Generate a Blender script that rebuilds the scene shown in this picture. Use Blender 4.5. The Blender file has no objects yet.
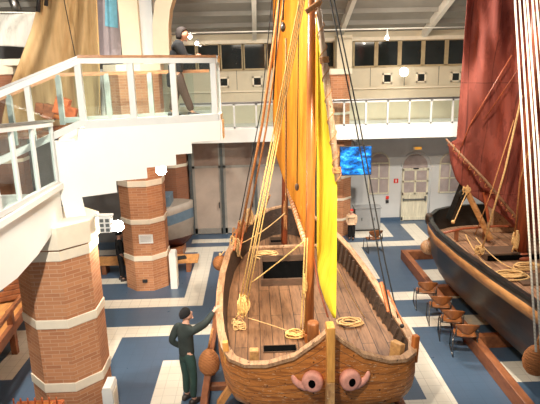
import bpy, bmesh, math, random
from mathutils import Vector, Matrix
random.seed(7)
R = math.radians
SC = bpy.context.scene
COL = SC.collection

# ------------------------------------------------------------------ camera
F = 540.0; PITCH = R(14.2); YAW = R(1.5); ROLL = R(1.3); CAMP = Vector((0, 0, 5.7))
fw = Vector((math.sin(YAW)*math.cos(PITCH), math.cos(YAW)*math.cos(PITCH), -math.sin(PITCH)))
r0 = Vector((math.cos(YAW), -math.sin(YAW), 0)); u0 = r0.cross(fw)
rt = r0*math.cos(ROLL) - u0*math.sin(ROLL); up = u0*math.cos(ROLL) + r0*math.sin(ROLL)
cd = bpy.data.cameras.new('camera'); cam = bpy.data.objects.new('camera', cd); COL.objects.link(cam)
cd.sensor_width = 36; cd.lens = F/540*36; cd.clip_end = 200; cd.clip_start = 0.05
mw = Matrix((rt, up, -fw)).transposed().to_4x4(); mw.translation = CAMP
cam.matrix_world = mw
SC.camera = cam

# ------------------------------------------------------------------ world, lights, exposure
w = bpy.data.worlds.new('world'); SC.world = w; w.use_nodes = True
w.node_tree.nodes['Background'].inputs[0].default_value = (1.0, 0.95, 0.88, 1)
w.node_tree.nodes['Background'].inputs[1].default_value = 0.30
SC.view_settings.view_transform = 'Standard'; SC.view_settings.look = 'None'
SC.view_settings.exposure = 0.30; SC.view_settings.gamma = 1.0
try: SC.view_settings.use_curve_mapping = False
except Exception: pass
SC.cycles.use_denoising = True
SC.cycles.max_bounces = 8

def aim(o, tgt):
    o.rotation_euler = (Vector(tgt) - o.location).to_track_quat('-Z', 'Y').to_euler()
def area(name, loc, tgt, size, power, col):
    l = bpy.data.lights.new(name, 'AREA'); l.size = size; l.energy = power; l.color = col
    o = bpy.data.objects.new(name, l); COL.objects.link(o); o.location = loc; aim(o, tgt); return o
def spot(name, loc, tgt, power, angle, col, rad=0.12, blend=0.5):
    l = bpy.data.lights.new(name, 'SPOT'); l.energy = power; l.spot_size = R(angle); l.color = col
    l.shadow_soft_size = rad; l.spot_blend = blend
    o = bpy.data.objects.new(name, l); COL.objects.link(o); o.location = loc; aim(o, tgt); return o
WARM = (1.0, 0.86, 0.68); NEUT = (1.0, 0.93, 0.82)
area('hall_light', (-1.5, 9.5, 8.4), (-1.0, 10.5, 0), 1.0, 480, NEUT)
spot('floor_spot', (-3.2, 11.6, 8.2), (-1.6, 8.4, 0), 1100, 40, NEUT)
area('hall_light', (3.2, 13.5, 7.9), (3.2, 13, 0), 1.0, 400, NEUT)
spot('stair_spot', (-1.0, 1.5, 8.0), (-2.5, 8.4, 3.9), 2700, 46, NEUT)
spot('bow_spot', (-1.6, 2.2, 8.6), (0.9, 8.0, 1.5), 2100, 38, WARM)
spot('sail_spot', (2.6, 3.0, 8.2), (1.15, 8.6, 2.9), 3300, 30, WARM, 0.1)
spot('boat_spot', (2.4, 5.5, 8.8), (5.4, 11.0, 2.4), 2500, 58, WARM)
spot('left_sail_spot', (-4.0, 8.5, 7.6), (-5.2, 14.5, 6.0), 650, 60, WARM)
spot('platform_spot', (-6.6, 9.6, 4.6), (-5.4, 10.3, 0.7), 800, 80, WARM)
spot('net_fill', (-6.0, 11.5, 6.9), (-6.9, 15.0, 6.8), 500, 60, NEUT)  # added spot that brightens the net; no fixture there
spot('wall_spot', (3.5, 11.0, 7.2), (5.0, 19.2, 1.2), 1700, 40, NEUT)
area('gallery_light', (4.8, 15.5, 6.9), (4.8, 19.2, 3.0), 1.2, 50, WARM)
area('gallery_light', (-0.2, 15.5, 6.9), (-0.4, 19.2, 3.0), 1.2, 30, WARM)

# ------------------------------------------------------------------ helpers
def ray(x, y): return rt*((x-270)/F) - up*((y-202)/F) + fw
def at(x, y, Y):                       # the point of depth Y seen at a picture point
    d = ray(x, y); return CAMP + d*(Y/d.y)
def atz(x, y, Z):
    d = ray(x, y); return CAMP + d*((Z-CAMP.z)/d.z)
def interp(tab, t):
    if t <= tab[0][0]: return tab[0][1]
    for (a, va), (b, vb) in zip(tab, tab[1:]):
        if t <= b: return va + (vb-va)*(t-a)/(b-a)
    return tab[-1][1]

class MB:
    def __init__(s): s.b = bmesh.new(); s.uv = None
    def face(s, vs, mi=0, smooth=False):
        try: f = s.b.faces.new(vs)
        except ValueError: return None
        f.material_index = mi; f.smooth = smooth; return f
    def box(s, c, d, rz=0, rx=0, ry=0, mi=0, bev=0):
        m = Matrix.Translation(c) @ Matrix.Rotation(rz, 4, 'Z') @ Matrix.Rotation(ry, 4, 'Y') @ Matrix.Rotation(rx, 4, 'X')
        m = m @ Matrix.Diagonal((d[0], d[1], d[2], 1))
        r = bmesh.ops.create_cube(s.b, size=1, matrix=m)
        vs = r['verts']; fs = {f for v in vs for f in v.link_faces}
        for f in fs: f.material_index = mi
        if bev:
            es = list({e for v in vs for e in v.link_edges})
            bmesh.ops.bevel(s.b, geom=es, offset=bev, segments=2, affect='EDGES', profile=0.5)
        return s
    def bx(s, x0, x1, y0, y1, z0, z1, mi=0, bev=0):
        return s.box(((x0+x1)/2, (y0+y1)/2, (z0+z1)/2), (abs(x1-x0), abs(y1-y0), abs(z1-z0)), mi=mi, bev=bev)
    def beam(s, a, b, wd, ht, mi=0, bev=0):
        a = Vector(a); b = Vector(b); d = b-a
        q = d.to_track_quat('X', 'Z').to_matrix().to_4x4()
        m = Matrix.Translation((a+b)/2) @ q @ Matrix.Diagonal((d.length, wd, ht, 1))
        r = bmesh.ops.create_cube(s.b, size=1, matrix=m)
        if bev:
            es = list({e for v in r['verts'] for e in v.link_edges})
            bmesh.ops.bevel(s.b, geom=es, offset=bev, segments=2, affect='EDGES', profile=0.5)
        return s
    def prism(s, pts, off, mi=0):       # pts: planar 3D loop, off: extrusion vector
        off = Vector(off)
        a = [s.b.verts.new(p) for p in pts]; c = [s.b.verts.new(Vector(p)+off) for p in pts]
        s.face(a, mi); s.face(c[::-1], mi)
        n = len(a)
        for i in range(n): s.face([a[i], c[i], c[(i+1) % n], a[(i+1) % n]], mi)
        return s
    def loft(s, rings, closed=True, cap0=True, cap1=True, mi=0, mfun=None, smooth=True):
        rr = [[s.b.verts.new(p) for p in r] for r in rings]
        n = len(rings[0]); m = n if closed else n-1
        for i in range(len(rr)-1):
            for j in range(m):
                k = (j+1) % n
                s.face([rr[i][j], rr[i][k], rr[i+1][k], rr[i+1][j]], mfun(i, j) if mfun else mi, smooth)
        if closed and cap0: s.face(rr[0][::-1], mi)
        if closed and cap1: s.face(rr[-1], mfun(len(rr)-2, 0) if mfun else mi)
        return s
    def tube(s, pts, r, n=8, mi=0, cap=True, smooth=True):
        pts = [Vector(p) for p in pts]
        if isinstance(r, (int, float)): r = [r]*len(pts)
        t = (pts[1]-pts[0]).normalized()
        a = t.orthogonal().normalized(); rings = []
        for i, p in enumerate(pts):
            tn = (pts[min(i+1, len(pts)-1)] - pts[max(i-1, 0)]).normalized()
            if tn.length < .5: tn = t
            a = (a - tn*a.dot(tn)); a = a.normalized() if a.length > 1e-6 else tn.orthogonal().normalized()
            b = tn.cross(a); t = tn
            rings.append([p + (a*math.cos(2*math.pi*k/n) + b*math.sin(2*math.pi*k/n))*r[i] for k in range(n)])
        return s.loft(rings, True, cap, cap, mi=mi, smooth=smooth)
    def lathe(s, prof, c=(0, 0, 0), n=20, mi=0, mfun=None, smooth=True):
        c = Vector(c)
        rings = [[c + Vector((rr*math.cos(2*math.pi*k/n), rr*math.sin(2*math.pi*k/n), z)) for k in range(n)] for rr, z in prof]
        return s.loft(rings, mi=mi, mfun=mfun, smooth=smooth)
    def ball(s, c, rad, n=16, sc=(1, 1, 1), rot=None):
        c = Vector(c); rings = []
        for i in range(1, n//2+3):
            th = math.pi*(i-.5)/(n//2+2)
            ring = []
            for k in range(n):
                v = Vector((math.sin(th)*math.cos(2*math.pi*k/n)*sc[0], math.sin(th)*math.sin(2*math.pi*k/n)*sc[1], -math.cos(th)*sc[2]))*rad
                if rot: v = rot @ v
                ring.append(c+v)
            rings.append(ring)
        return s.loft(rings)
    def grid(s, rows, smooth=True, mi=0): return s.loft(rows, closed=False, mi=mi, smooth=smooth)
    def build(s, name, mat, parent=None, solid=0):
        bmesh.ops.remove_doubles(s.b, verts=s.b.verts, dist=1e-5)
        bmesh.ops.recalc_face_normals(s.b, faces=s.b.faces)
        me = bpy.data.meshes.new(name); s.b.to_mesh(me); s.b.free()
        for m in (mat if isinstance(mat, (list, tuple)) else [mat]): me.materials.append(m)
        o = bpy.data.objects.new(name, me); COL.objects.link(o)
        if solid:
            md = o.modifiers.new('thickness', 'SOLIDIFY'); md.thickness = solid; md.offset = 0
        if parent: attach(o, parent)
        return o
def attach(o, parent):
    o.parent = parent
    p = parent; t = Vector((0, 0, 0)); 
    root = parent
    while root.parent: root = root.parent
    if parent is root: o.matrix_parent_inverse = Matrix.LocRotScale(root.location, root.rotation_euler, None).inverted()
    # deeper children share their part's frame, so no inverse is needed
def tag(o, label=None, cat=None, group=None, kind=None):
    if label: o['label'] = label
    if cat: o['category'] = cat
    if group: o['group'] = group
    if kind: o['kind'] = kind
    return o
def thing(name, label, cat, loc=(0, 0, 0), group=None):
    o = bpy.data.objects.new(name, None); COL.objects.link(o); o.location = loc; o.empty_display_size = .1
    return tag(o, label, cat, group)
def copy_tree(o, parent=None):
    c = o.copy(); COL.objects.link(c)
    if parent: c.parent = parent
    for ch in list(o.children): copy_tree(ch, c)
    return c
def struct(name, mb, mat, parent=None, label=None):
    o = mb.build(name, mat, parent)
    if not parent: o['kind'] = 'structure'
    if label: o['label'] = label
    return o

# ------------------------------------------------------------------ materials
def nm(name):
    m = bpy.data.materials.new(name); m.use_nodes = True
    nt = m.node_tree; return m, nt, nt.nodes['Principled BSDF']
def coords(nt, scale=(1, 1, 1), kind='Object'):
    tc = nt.nodes.new('ShaderNodeTexCoord'); mp = nt.nodes.new('ShaderNodeMapping')
    mp.inputs['Scale'].default_value = scale; nt.links.new(tc.outputs[kind], mp.inputs[0]); return mp.outputs[0]
def ramp(nt, fac, cols):
    r = nt.nodes.new('ShaderNodeValToRGB'); nt.links.new(fac, r.inputs[0])
    while len(r.color_ramp.elements) < len(cols): r.color_ramp.elements.new(0.5)
    for e, (p, c) in zip(r.color_ramp.elements, cols): e.position = p; e.color = (*c, 1)
    return r.outputs[0]
def noise(nt, vec, scale, detail=4, rough=.6):
    n = nt.nodes.new('ShaderNodeTexNoise'); n.inputs['Scale'].default_value = scale
    n.inputs['Detail'].default_value = detail; n.inputs['Roughness'].default_value = rough
    nt.links.new(vec, n.inputs['Vector']); return n.outputs['Fac']
def bump(nt, b, fac, strength=.3, dist=.02):
    n = nt.nodes.new('ShaderNodeBump'); n.inputs['Strength'].default_value = strength; n.inputs['Distance'].default_value = dist
    nt.links.new(fac, n.inputs['Height']); nt.links.new(n.outputs[0], b.inputs['Normal'])
def mix(nt, fac, a, b, mode='MIX'):
    m = nt.nodes.new('ShaderNodeMix'); m.data_type = 'RGBA'; m.blend_type = mode
    if isinstance(fac, float): m.inputs[0].default_value = fac
    else: nt.links.new(fac, m.inputs[0])
    for i, v in ((6, a), (7, b)):
        if isinstance(v, tuple): m.inputs[i].default_value = (*v, 1)
        else: nt.links.new(v, m.inputs[i])
    return m.outputs[2]
def plain(name, col, rough=.5, metal=0, var=.12, scale=6, emit=0, spec=None):
    m, nt, b = nm(name)
    f = noise(nt, coords(nt), scale)
    c = ramp(nt, f, [(.3, tuple(x*(1-var) for x in col)), (.7, tuple(min(1, x*(1+var)) for x in col))])
    nt.links.new(c, b.inputs['Base Color']); b.inputs['Roughness'].default_value = rough; b.inputs['Metallic'].default_value = metal
    if emit:
        b.inputs['Emission Color'].default_value = (*col, 1); b.inputs['Emission Strength'].default_value = emit
    return m
def wood(name, col, dark, grain=(1, 12, 12), rough=.5, speck=None, bmp=.25, seams=None):
    m, nt, b = nm(name)
    v = coords(nt, grain)
    f = noise(nt, v, 2.2, 6, .65)
    c = ramp(nt, f, [(.34, dark), (.52, col), (.72, tuple(min(1, x*1.3) for x in col))])
    f2 = noise(nt, coords(nt, (1, 1, 1)), 3.5, 3)
    c = mix(nt, f2, c, tuple(x*.75 for x in col), 'MIX') if False else c
    if speck:
        f3 = noise(nt, coords(nt, (5, 5, 22)), 2.4, 5, .7)
        fr = ramp(nt, f3, [(.60, (0, 0, 0)), (.66, (1, 1, 1))])
        c = mix(nt, fr, c, speck)
        f4 = noise(nt, coords(nt), 14, 2, .5)
        fr4 = ramp(nt, f4, [(.69, (0, 0, 0)), (.72, (1, 1, 1))])
        c = mix(nt, fr4, c, tuple(x*.35 for x in dark))
    if seams:                                   # planks: (rotate 90, plank length, plank width)
        mp = nt.nodes.new('ShaderNodeMapping'); tc = nt.nodes.new('ShaderNodeTexCoord')
        mp.inputs['Rotation'].default_value = (0, 0, seams[0]); nt.links.new(tc.outputs['Object'], mp.inputs[0])
        br = nt.nodes.new('ShaderNodeTexBrick'); nt.links.new(mp.outputs[0], br.inputs[0])
        br.inputs['Scale'].default_value = 1; br.inputs['Brick Width'].default_value = seams[1]; br.inputs['Row Height'].default_value = seams[2]
        br.inputs['Mortar Size'].default_value = .007; br.inputs['Mortar Smooth'].default_value = .1
        br.inputs['Color1'].default_value = (1, 1, 1, 1); br.inputs['Color2'].default_value = (.72, .7, .68, 1); br.inputs['Mortar'].default_value = (.1, .08, .07, 1)
        c = mix(nt, 1.0, c, br.outputs[0], 'MULTIPLY')
    nt.links.new(c, b.inputs['Base Color']); b.inputs['Roughness'].default_value = rough
    bump(nt, b, f, bmp, .01)
    return m
def brick_mat(name, c1, c2, mortar):
    m, nt, b = nm(name)
    br = nt.nodes.new('ShaderNodeTexBrick'); nt.links.new(coords(nt, (1, 1, 1), 'UV'), br.inputs[0])
    br.inputs['Scale'].default_value = 1; br.inputs['Brick Width'].default_value = .25; br.inputs['Row Height'].default_value = .066
    br.inputs['Mortar Size'].default_value = .006; br.inputs['Mortar Smooth'].default_value = .3
    br.inputs['Color1'].default_value = (*c1, 1); br.inputs['Color2'].default_value = (*c2, 1); br.inputs['Mortar'].default_value = (*mortar, 1)
    f = noise(nt, coords(nt, (1, 1, 1), 'UV'), 5, 5)
    c = mix(nt, f, br.outputs[0], tuple(min(1, x*1.25) for x in c1))
    nt.links.new(mix(nt, .45, br.outputs[0], c), b.inputs['Base Color']); b.inputs['Roughness'].default_value = .75
    bump(nt, b, br.outputs['Fac'], -.4, .008)
    return m
def tile_mat(name, col, grout, size, rough, ox=0, oy=0):
    m, nt, b = nm(name)
    tc = nt.nodes.new('ShaderNodeTexCoord'); mp = nt.nodes.new('ShaderNodeMapping'); mp.inputs['Location'].default_value = (ox, oy, 0)
    nt.links.new(tc.outputs['Object'], mp.inputs[0])
    br = nt.nodes.new('ShaderNodeTexBrick'); nt.links.new(mp.outputs[0], br.inputs[0]); br.offset = 0
    br.inputs['Scale'].default_value = 1; br.inputs['Brick Width'].default_value = size; br.inputs['Row Height'].default_value = size
    br.inputs['Mortar Size'].default_value = .005
    br.inputs['Color1'].default_value = (*col, 1); br.inputs['Color2'].default_value = (*(x*.93 for x in col), 1); br.inputs['Mortar'].default_value = (*grout, 1)
    f = noise(nt, coords(nt), 1.3, 4)
    c = mix(nt, f, br.outputs[0], tuple(x*.82 for x in col))
    nt.links.new(c, b.inputs['Base Color'])
    rr = nt.nodes.new('ShaderNodeMapRange'); nt.links.new(noise(nt, coords(nt), 3, 4), rr.inputs[0])
    rr.inputs[3].default_value = rough*.7; rr.inputs[4].default_value = rough*1.4
    nt.links.new(rr.outputs[0], b.inputs['Roughness'])
    return m
def glass_mat(name, tint=(.93, .98, .97), refl=.06, haze=0.0):
    m = bpy.data.materials.new(name); m.use_nodes = True; nt = m.node_tree; nt.nodes.clear()
    out = nt.nodes.new('ShaderNodeOutputMaterial'); tr = nt.nodes.new('ShaderNodeBsdfTransparent'); gl = nt.nodes.new('ShaderNodeBsdfGlossy')
    tr.inputs[0].default_value = (*tint, 1); gl.inputs['Roughness'].default_value = .04
    mx = nt.nodes.new('ShaderNodeMixShader'); mx.inputs[0].default_value = refl
    nt.links.new(tr.outputs[0], mx.inputs[1]); nt.links.new(gl.outputs[0], mx.inputs[2])
    last = mx
    if haze:
        df = nt.nodes.new('ShaderNodeBsdfDiffuse'); df.inputs[0].default_value = (*tint, 1)
        m2 = nt.nodes.new('ShaderNodeMixShader'); m2.inputs[0].default_value = haze
        nt.links.new(mx.outputs[0], m2.inputs[1]); nt.links.new(df.outputs[0], m2.inputs[2]); last = m2
    nt.links.new(last.outputs[0], out.inputs[0]); return m
def cloth_mat(name, col, col2, dark, trans=.3, streak=(6, 6, .5), blotch=1.2, seam=0):
    m, nt, b = nm(name)
    f = noise(nt, coords(nt, streak), 2.0, 5, .6)
    c = ramp(nt, f, [(.28, dark), (.5, col), (.75, col2)])
    f2 = noise(nt, coords(nt, (1, 1, .6)), blotch, 3)
    fr = ramp(nt, f2, [(.4, (0, 0, 0)), (.7, (1, 1, 1))])
    c = mix(nt, fr, c, col2) if blotch else c
    if seam:
        br = nt.nodes.new('ShaderNodeTexBrick'); mp = nt.nodes.new('ShaderNodeMapping'); tc = nt.nodes.new('ShaderNodeTexCoord'); br.offset = 0
        mp.inputs['Rotation'].default_value = (R(-90), 0, 0); nt.links.new(tc.outputs['Object'], mp.inputs[0]); nt.links.new(mp.outputs[0], br.inputs[0])
        br.inputs['Scale'].default_value = 1; br.inputs['Brick Width'].default_value = seam; br.inputs['Row Height'].default_value = 2.6; br.inputs['Mortar Size'].default_value = .012
        br.inputs['Mortar Smooth'].default_value = .6
        br.inputs['Color1'].default_value = (1, 1, 1, 1); br.inputs['Color2'].default_value = (.8, .76, .76, 1); br.inputs['Mortar'].default_value = (.45, .4, .4, 1)
        c = mix(nt, 1.0, c, br.outputs[0], 'MULTIPLY')
        f5 = noise(nt, coords(nt, (2.2, 2.2, .9)), 1.6, 4, .7); fr5 = ramp(nt, f5, [(.5, (0, 0, 0)), (.56, (1, 1, 1))])
        c = mix(nt, fr5, c, mix(nt, .22, c, tuple(min(1, x*1.6) for x in col2)))
    nt.links.new(c, b.inputs['Base Color']); b.inputs['Roughness'].default_value = .85
    bump(nt, b, f, .3, .02)
    t = nt.nodes.new('ShaderNodeBsdfTranslucent'); nt.links.new(c, t.inputs[0])
    mx = nt.nodes.new('ShaderNodeMixShader'); mx.inputs[0].default_value = trans
    out = nt.nodes['Material Output']
    nt.links.new(b.outputs[0], mx.inputs[1]); nt.links.new(t.outputs[0], mx.inputs[2]); nt.links.new(mx.outputs[0], out.inputs[0])
    return m
def rope_mat(name, col):
    m, nt, b = nm(name)
    wv = nt.nodes.new('ShaderNodeTexWave'); wv.inputs['Scale'].default_value = 9; wv.inputs['Distortion'].default_value = 2
    wv.bands_direction = 'DIAGONAL'; nt.links.new(coords(nt), wv.inputs[0])
    c = ramp(nt, wv.outputs['Fac'], [(.1, tuple(x*.82 for x in col)), (.6, col)])
    nt.links.new(c, b.inputs['Base Color']); b.inputs['Roughness'].default_value = .9; bump(nt, b, wv.outputs['Fac'], .15, .005)
    return m
def emit_mat(name, col, s):
    m, nt, b = nm(name); b.inputs['Base Color'].default_value = (*col, 1)
    b.inputs['Emission Color'].default_value = (*col, 1); b.inputs['Emission Strength'].default_value = s
    return m

M = {}
M['white'] = plain('white_paint', (.82, .81, .77), .55, var=.02, scale=2)
M['white_metal'] = plain('white_lacquered_metal', (.64, .64, .62), .35, var=.03)
M['cream'] = plain('cream_plaster', (.62, .55, .41), .7, var=.05, scale=2)
M['creamband'] = plain('cream_stone', (.82, .73, .58), .6, var=.06, scale=4)
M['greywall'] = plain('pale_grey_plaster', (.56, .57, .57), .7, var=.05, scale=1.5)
M['roofm'] = plain('grey_roof_boards', (.27, .26, .235), .8, var=.12, scale=1.2)
M['roofbeam'] = plain('white_roof_beam', (.70, .68, .62), .6, var=.05)
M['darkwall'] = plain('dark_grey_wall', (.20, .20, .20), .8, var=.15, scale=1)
M['blue'] = tile_mat('blue_floor_tile', (.075, .125, .20), (.055, .09, .15), .24, .30)
M['wtile'] = tile_mat('ivory_floor_tile', (.80, .76, .66), (.42, .40, .36), .24, .22, .1, .05)
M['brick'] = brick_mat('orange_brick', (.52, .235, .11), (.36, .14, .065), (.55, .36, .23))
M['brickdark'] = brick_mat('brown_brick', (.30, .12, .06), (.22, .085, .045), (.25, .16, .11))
M['handrail'] = wood('brown_handrail_wood', (.42, .20, .09), (.25, .11, .05), (3, 3, 14), .35)
M['steel'] = plain('brushed_steel', (.30, .29, .28), .35, 1, .05)
M['glass'] = glass_mat('clear_glass')
M['darkglass'] = plain('night_window_glass', (.015, .018, .017), .08, 0, .2, 2)
M['black'] = plain('black_metal', (.02, .02, .022), .5)
M['darkframe'] = plain('dark_grey_frame', (.10, .11, .11), .45)
M['panel'] = plain('frosted_beige_panel', (.56, .45, .37), .22, var=.12, scale=1.5)
M['doorw'] = wood('pale_cream_door_wood', (.66, .62, .48), (.56, .52, .40), (8, 8, 1), .6, bmp=.1)
M['doorglass'] = plain('dusty_pink_door_glass', (.40, .34, .33), .25, var=.15, scale=4)
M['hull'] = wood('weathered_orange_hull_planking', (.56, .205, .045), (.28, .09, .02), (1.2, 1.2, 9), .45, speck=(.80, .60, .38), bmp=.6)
M['cap'] = wood('grey_tan_rail_wood', (.48, .29, .16), (.28, .14, .07), (10, 1.5, 6), .6, speck=(.62, .47, .35))
M['deck'] = wood('grey_brown_deck_planks', (.26, .135, .068), (.13, .062, .03), (10, 1, 4), .55, seams=(R(90), 2.3, .21))
M['deckB'] = wood('tan_deck_planks', (.38, .21, .12), (.22, .11, .06), (8, 1, 4), .55, seams=(R(90), 2.7, .22))
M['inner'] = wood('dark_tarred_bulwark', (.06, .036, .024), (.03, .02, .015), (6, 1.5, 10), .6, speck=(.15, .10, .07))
M['stemw'] = wood('bright_orange_stem_wood', (.80, .40, .10), (.62, .28, .07), (9, 9, 1), .4, bmp=.1)
M['stemlow'] = wood('weathered_speckled_stem_wood', (.62, .36, .15), (.36, .18, .08), (5, 5, 2), .5, speck=(.85, .72, .52))
M['mastw'] = wood('varnished_reddish_mast', (.52, .17, .04), (.36, .10, .025), (9, 9, .8), .28, bmp=.1)
M['mastB'] = wood('red_brown_mast', (.36, .09, .035), (.22, .05, .02), (9, 9, .8), .4)
M['postw'] = wood('light_timberhead_wood', (.66, .38, .15), (.5, .25, .1), (6, 6, 6), .5)
M['brownw'] = wood('brown_cradle_wood', (.30, .11, .045), (.19, .065, .03), (3, 1, 3), .45)
M['platw'] = wood('orange_platform_wood', (.62, .30, .10), (.46, .2, .07), (4, 1, 4), .5)
M['orangew'] = wood('red_orange_painted_wood', (.60, .16, .05), (.42, .1, .03), (4, 4, 4), .5)
M['yardw'] = wood('peeling_pale_yard_wood', (.62, .42, .26), (.42, .2, .1), (7, 7, 2), .5, speck=(.82, .76, .68))
M['darkw'] = wood('dark_hatch_wood', (.11, .06, .035), (.08, .05, .03), (2, 8, 8), .6)
M['boomw'] = wood('brown_boom_wood', (.24, .12, .06), (.14, .07, .035), (6, 6, 6), .6)
M['flatblack'] = plain('pupil_and_shade_black', (.004, .004, .004), 1.0); M['flatblack'].node_tree.nodes['Principled BSDF'].inputs['Specular IOR Level'].default_value = 0  # black of the pupils, and of the shade painted inside the hatches
M['pink'] = plain('pink_painted_eye', (.80, .37, .29), .6, var=.28, scale=7)
M['hullB'] = wood('black_tarred_hull', (.016, .018, .018), (.007, .008, .008), (1.2, 1.2, 9), .35, bmp=.3)
M['strakeB'] = wood('tan_rubbing_strake', (.44, .22, .08), (.28, .12, .04), (3, 1, 6), .45)
M['sailA'] = cloth_mat('orange_sailcloth', (.95, .42, .035), (1.0, .52, .06), (.80, .30, .02), .3)
M['sailY'] = cloth_mat('yellow_sailcloth', (.96, .74, .02), (1.0, .86, .06), (.88, .55, .02), .3)
M['sailR'] = cloth_mat('dark_red_sailcloth', (.22, .038, .022), (.33, .09, .065), (.13, .02, .014), .1, (2.5, 2.5, .5), .9, .42)
M['sailT'] = cloth_mat('tan_sailcloth', (.62, .42, .20), (.72, .52, .28), (.42, .26, .12), .3, (5, 5, .3))
M['net'] = cloth_mat('white_net_cloth', (.80, .79, .74), (.88, .87, .82), (.62, .60, .56), .4)
M['rope'] = rope_mat('tan_hemp_rope', (.72, .46, .20))
M['ropel'] = rope_mat('golden_hemp_rope', (.85, .56, .20))
M['ropew'] = rope_mat('white_cotton_rope', (.95, .90, .78))
M['roped'] = plain('black_tarred_rope', (.02, .02, .02), .8)
M['ropeb'] = rope_mat('orange_brown_rope', (.55, .25, .09))
M['wicker'] = rope_mat('brown_wicker', (.38, .15, .05))
M['redw'] = wood('orange_red_tackle_wood', (.58, .18, .06), (.4, .1, .03), (4, 4, 4), .4)
M['chairw'] = wood('chestnut_plywood_seat', (.30, .11, .035), (.21, .07, .022), (6, 6, 2), .3, bmp=.05)
M['chrome'] = plain('chair_steel', (.16, .155, .15), .35, 1)
M['red'] = plain('red_paint', (.62, .03, .02), .5)
M['pframe'] = plain('taupe_panel_frame', (.36, .33, .29), .5); M['winframe'] = plain('tan_window_frame', (.42, .32, .18), .6)
M['skin'] = plain('skin', (.62, .34, .24), .55, var=.08)
M['jacket'] = plain('black_green_jacket', (.018, .026, .024), .8, var=.3)
M['trouser'] = plain('dark_green_trousers', (.016, .045, .038), .8, var=.2)
M['knit'] = plain('black_knit', (.006, .006, .007), .95)
M['shoe'] = plain('dark_shoe_leather', (.03, .022, .02), .5)
M['brtrouser'] = plain('dark_brown_trousers', (.05, .025, .015), .85)
M['beige'] = plain('beige_coat_cloth', (.68, .47, .30), .8)
M['hair'] = plain('dark_brown_hair', (.02, .012, .01), .8)
M['cab'] = plain('grey_cabinet_paint', (.30, .31, .32), .5, var=.06)
M['lamp'] = emit_mat('lamp_glow', (1.0, .93, .82), 60)
M['globe'] = emit_mat('globe_glow', (1.0, .95, .86), 9)
M['hullW'] = plain('off_white_hull_paint', (.36, .31, .26), .5, var=.08)
M['hullBl'] = plain('slate_blue_hull_stripe', (.13, .20, .27), .5, var=.1)
M['hullR'] = plain('oxblood_antifouling', (.10, .022, .016), .5, var=.2)

# ------------------------------------------------------------------ floor
def floor():
    white = [ # x0,x1,y0,y1
        (-9, -1.4, 12.33, 12.83), (-9, 9, 10.83, 11.33), (-1.9, -1.4, 12.83, 16.3), (-3.5, -3.02, 2, 10.83), (-1.96, -1.42, 2, 9.8),
        (-5.25, -4.75, 9.3, 14.3), (-4.75, -3.6, 13.9, 14.3), (2.5, 9, 12.25, 12.74), (2.93, 3.31, 13.65, 16.3), (2.87, 3.36, 2, 10.83),
        (-9, 9, 16.3, 16.8), (5.2, 5.75, 16.8, 18.7), (3.3, 4.6, 17.25, 18.9), (-.9, 2.87, 7.7, 8.19), (4.6, 9, 8.6, 9.3), (4.6, 9, 13.4, 14.2), (4.6, 9, 6.7, 7.3),
        (-2.2, -.9, 17.2, 17.6)]
    xs = sorted({-9.5, 9.5, *[v for r in white for v in r[:2]]}); ys = sorted({-2, 19.2, *[v for r in white for v in r[2:]]})
    b = MB(); V = {}
    for i, x in enumerate(xs):
        for j, y in enumerate(ys): V[i, j] = b.b.verts.new((x, y, 0))
    for i in range(len(xs)-1):
        for j in range(len(ys)-1):
            cx = (xs[i]+xs[i+1])/2; cy = (ys[j]+ys[j+1])/2
            wt = any(a < cx < bb and c < cy < d for a, bb, c, d in white)
            b.face([V[i, j], V[i+1, j], V[i+1, j+1], V[i, j+1]], 1 if wt else 0)
    o = b.build('floor', [M['blue'], M['wtile']]); o['kind'] = 'structure'
floor()

# ------------------------------------------------------------------ walls, roof
Wy = 19.2
def holed_wall():
    # back wall with niches: build from strips around openings (doors, arched windows and upper windows sit in shallow recesses)
    b = MB(); b.bx(-9.5, 9.5, Wy, Wy+.3, 0, 3.6); return struct('wall_back', b, M['greywall'])
holed_wall()
b = MB(); b.bx(-9.5, 9.5, Wy, Wy+.3, 3.6, 6.75)
struct('wall_back_upper', b, M['cream'])
for nme, x in (('wall_left', -9.65), ('wall_right', 9.5)):
    b = MB(); b.bx(x, x+.15, 4.0, Wy, 0, 9.5); struct(nme, b, M['darkwall'] if x < 0 else M['greywall'])
SL = .36
def roofz(y): return 6.5 + SL*(Wy-y)
b = MB(); b.prism([(-9.6, Wy+.2, roofz(Wy+.2)+.25), (-9.6, 9.5, roofz(9.5)+.25), (-9.6, 9.5, roofz(9.5)+.4), (-9.6, Wy+.2, roofz(Wy+.2)+.4)], (19.2, 0, 0))
struct('ceiling', b, M['roofm'])
for i in range(6):
    x = .1 + 2.9*(i-3)
    if x < -3: continue
    b = MB(); b.prism([(x-.07, Wy, roofz(Wy)-.03), (x-.07, 9.6, roofz(9.6)-.03), (x-.07, 9.6, roofz(9.6)+.28), (x-.07, Wy, roofz(Wy)+.28)], (.14, 0, 0))
    struct('trim_%d' % (i+1), b, M['roofbeam'])
for i, y in enumerate((18.4, 17.6, 16.8, 16.0, 15.2)):
    b = MB(); b.bx(-9.4, 9.4, y-.05, y+.05, roofz(y)+.13, roofz(y)+.27); struct('trim_%d' % (i+11), b, M['roofm'])
b = MB(); b.tube([(-9.4, 17.4, 6.72), (9.4, 17.4, 6.72)], .022, 8); struct('trim_20', b, M['roofbeam'])
# ledge and cornice on the upper wall
b = MB(); b.bx(-9.5, 9.5, Wy-.12, Wy, 6.44, 6.56); struct('trim_21', b, M['creamband'])
b = MB(); b.bx(-9.5, 9.5, Wy-.06, Wy, 4.82, 4.86); struct('trim_22', b, M['creamband'])
b = MB(); b.bx(-9.5, 9.5, Wy-.03, Wy, 0, .12); struct('baseboard_back', b, M['blue'])
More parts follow.
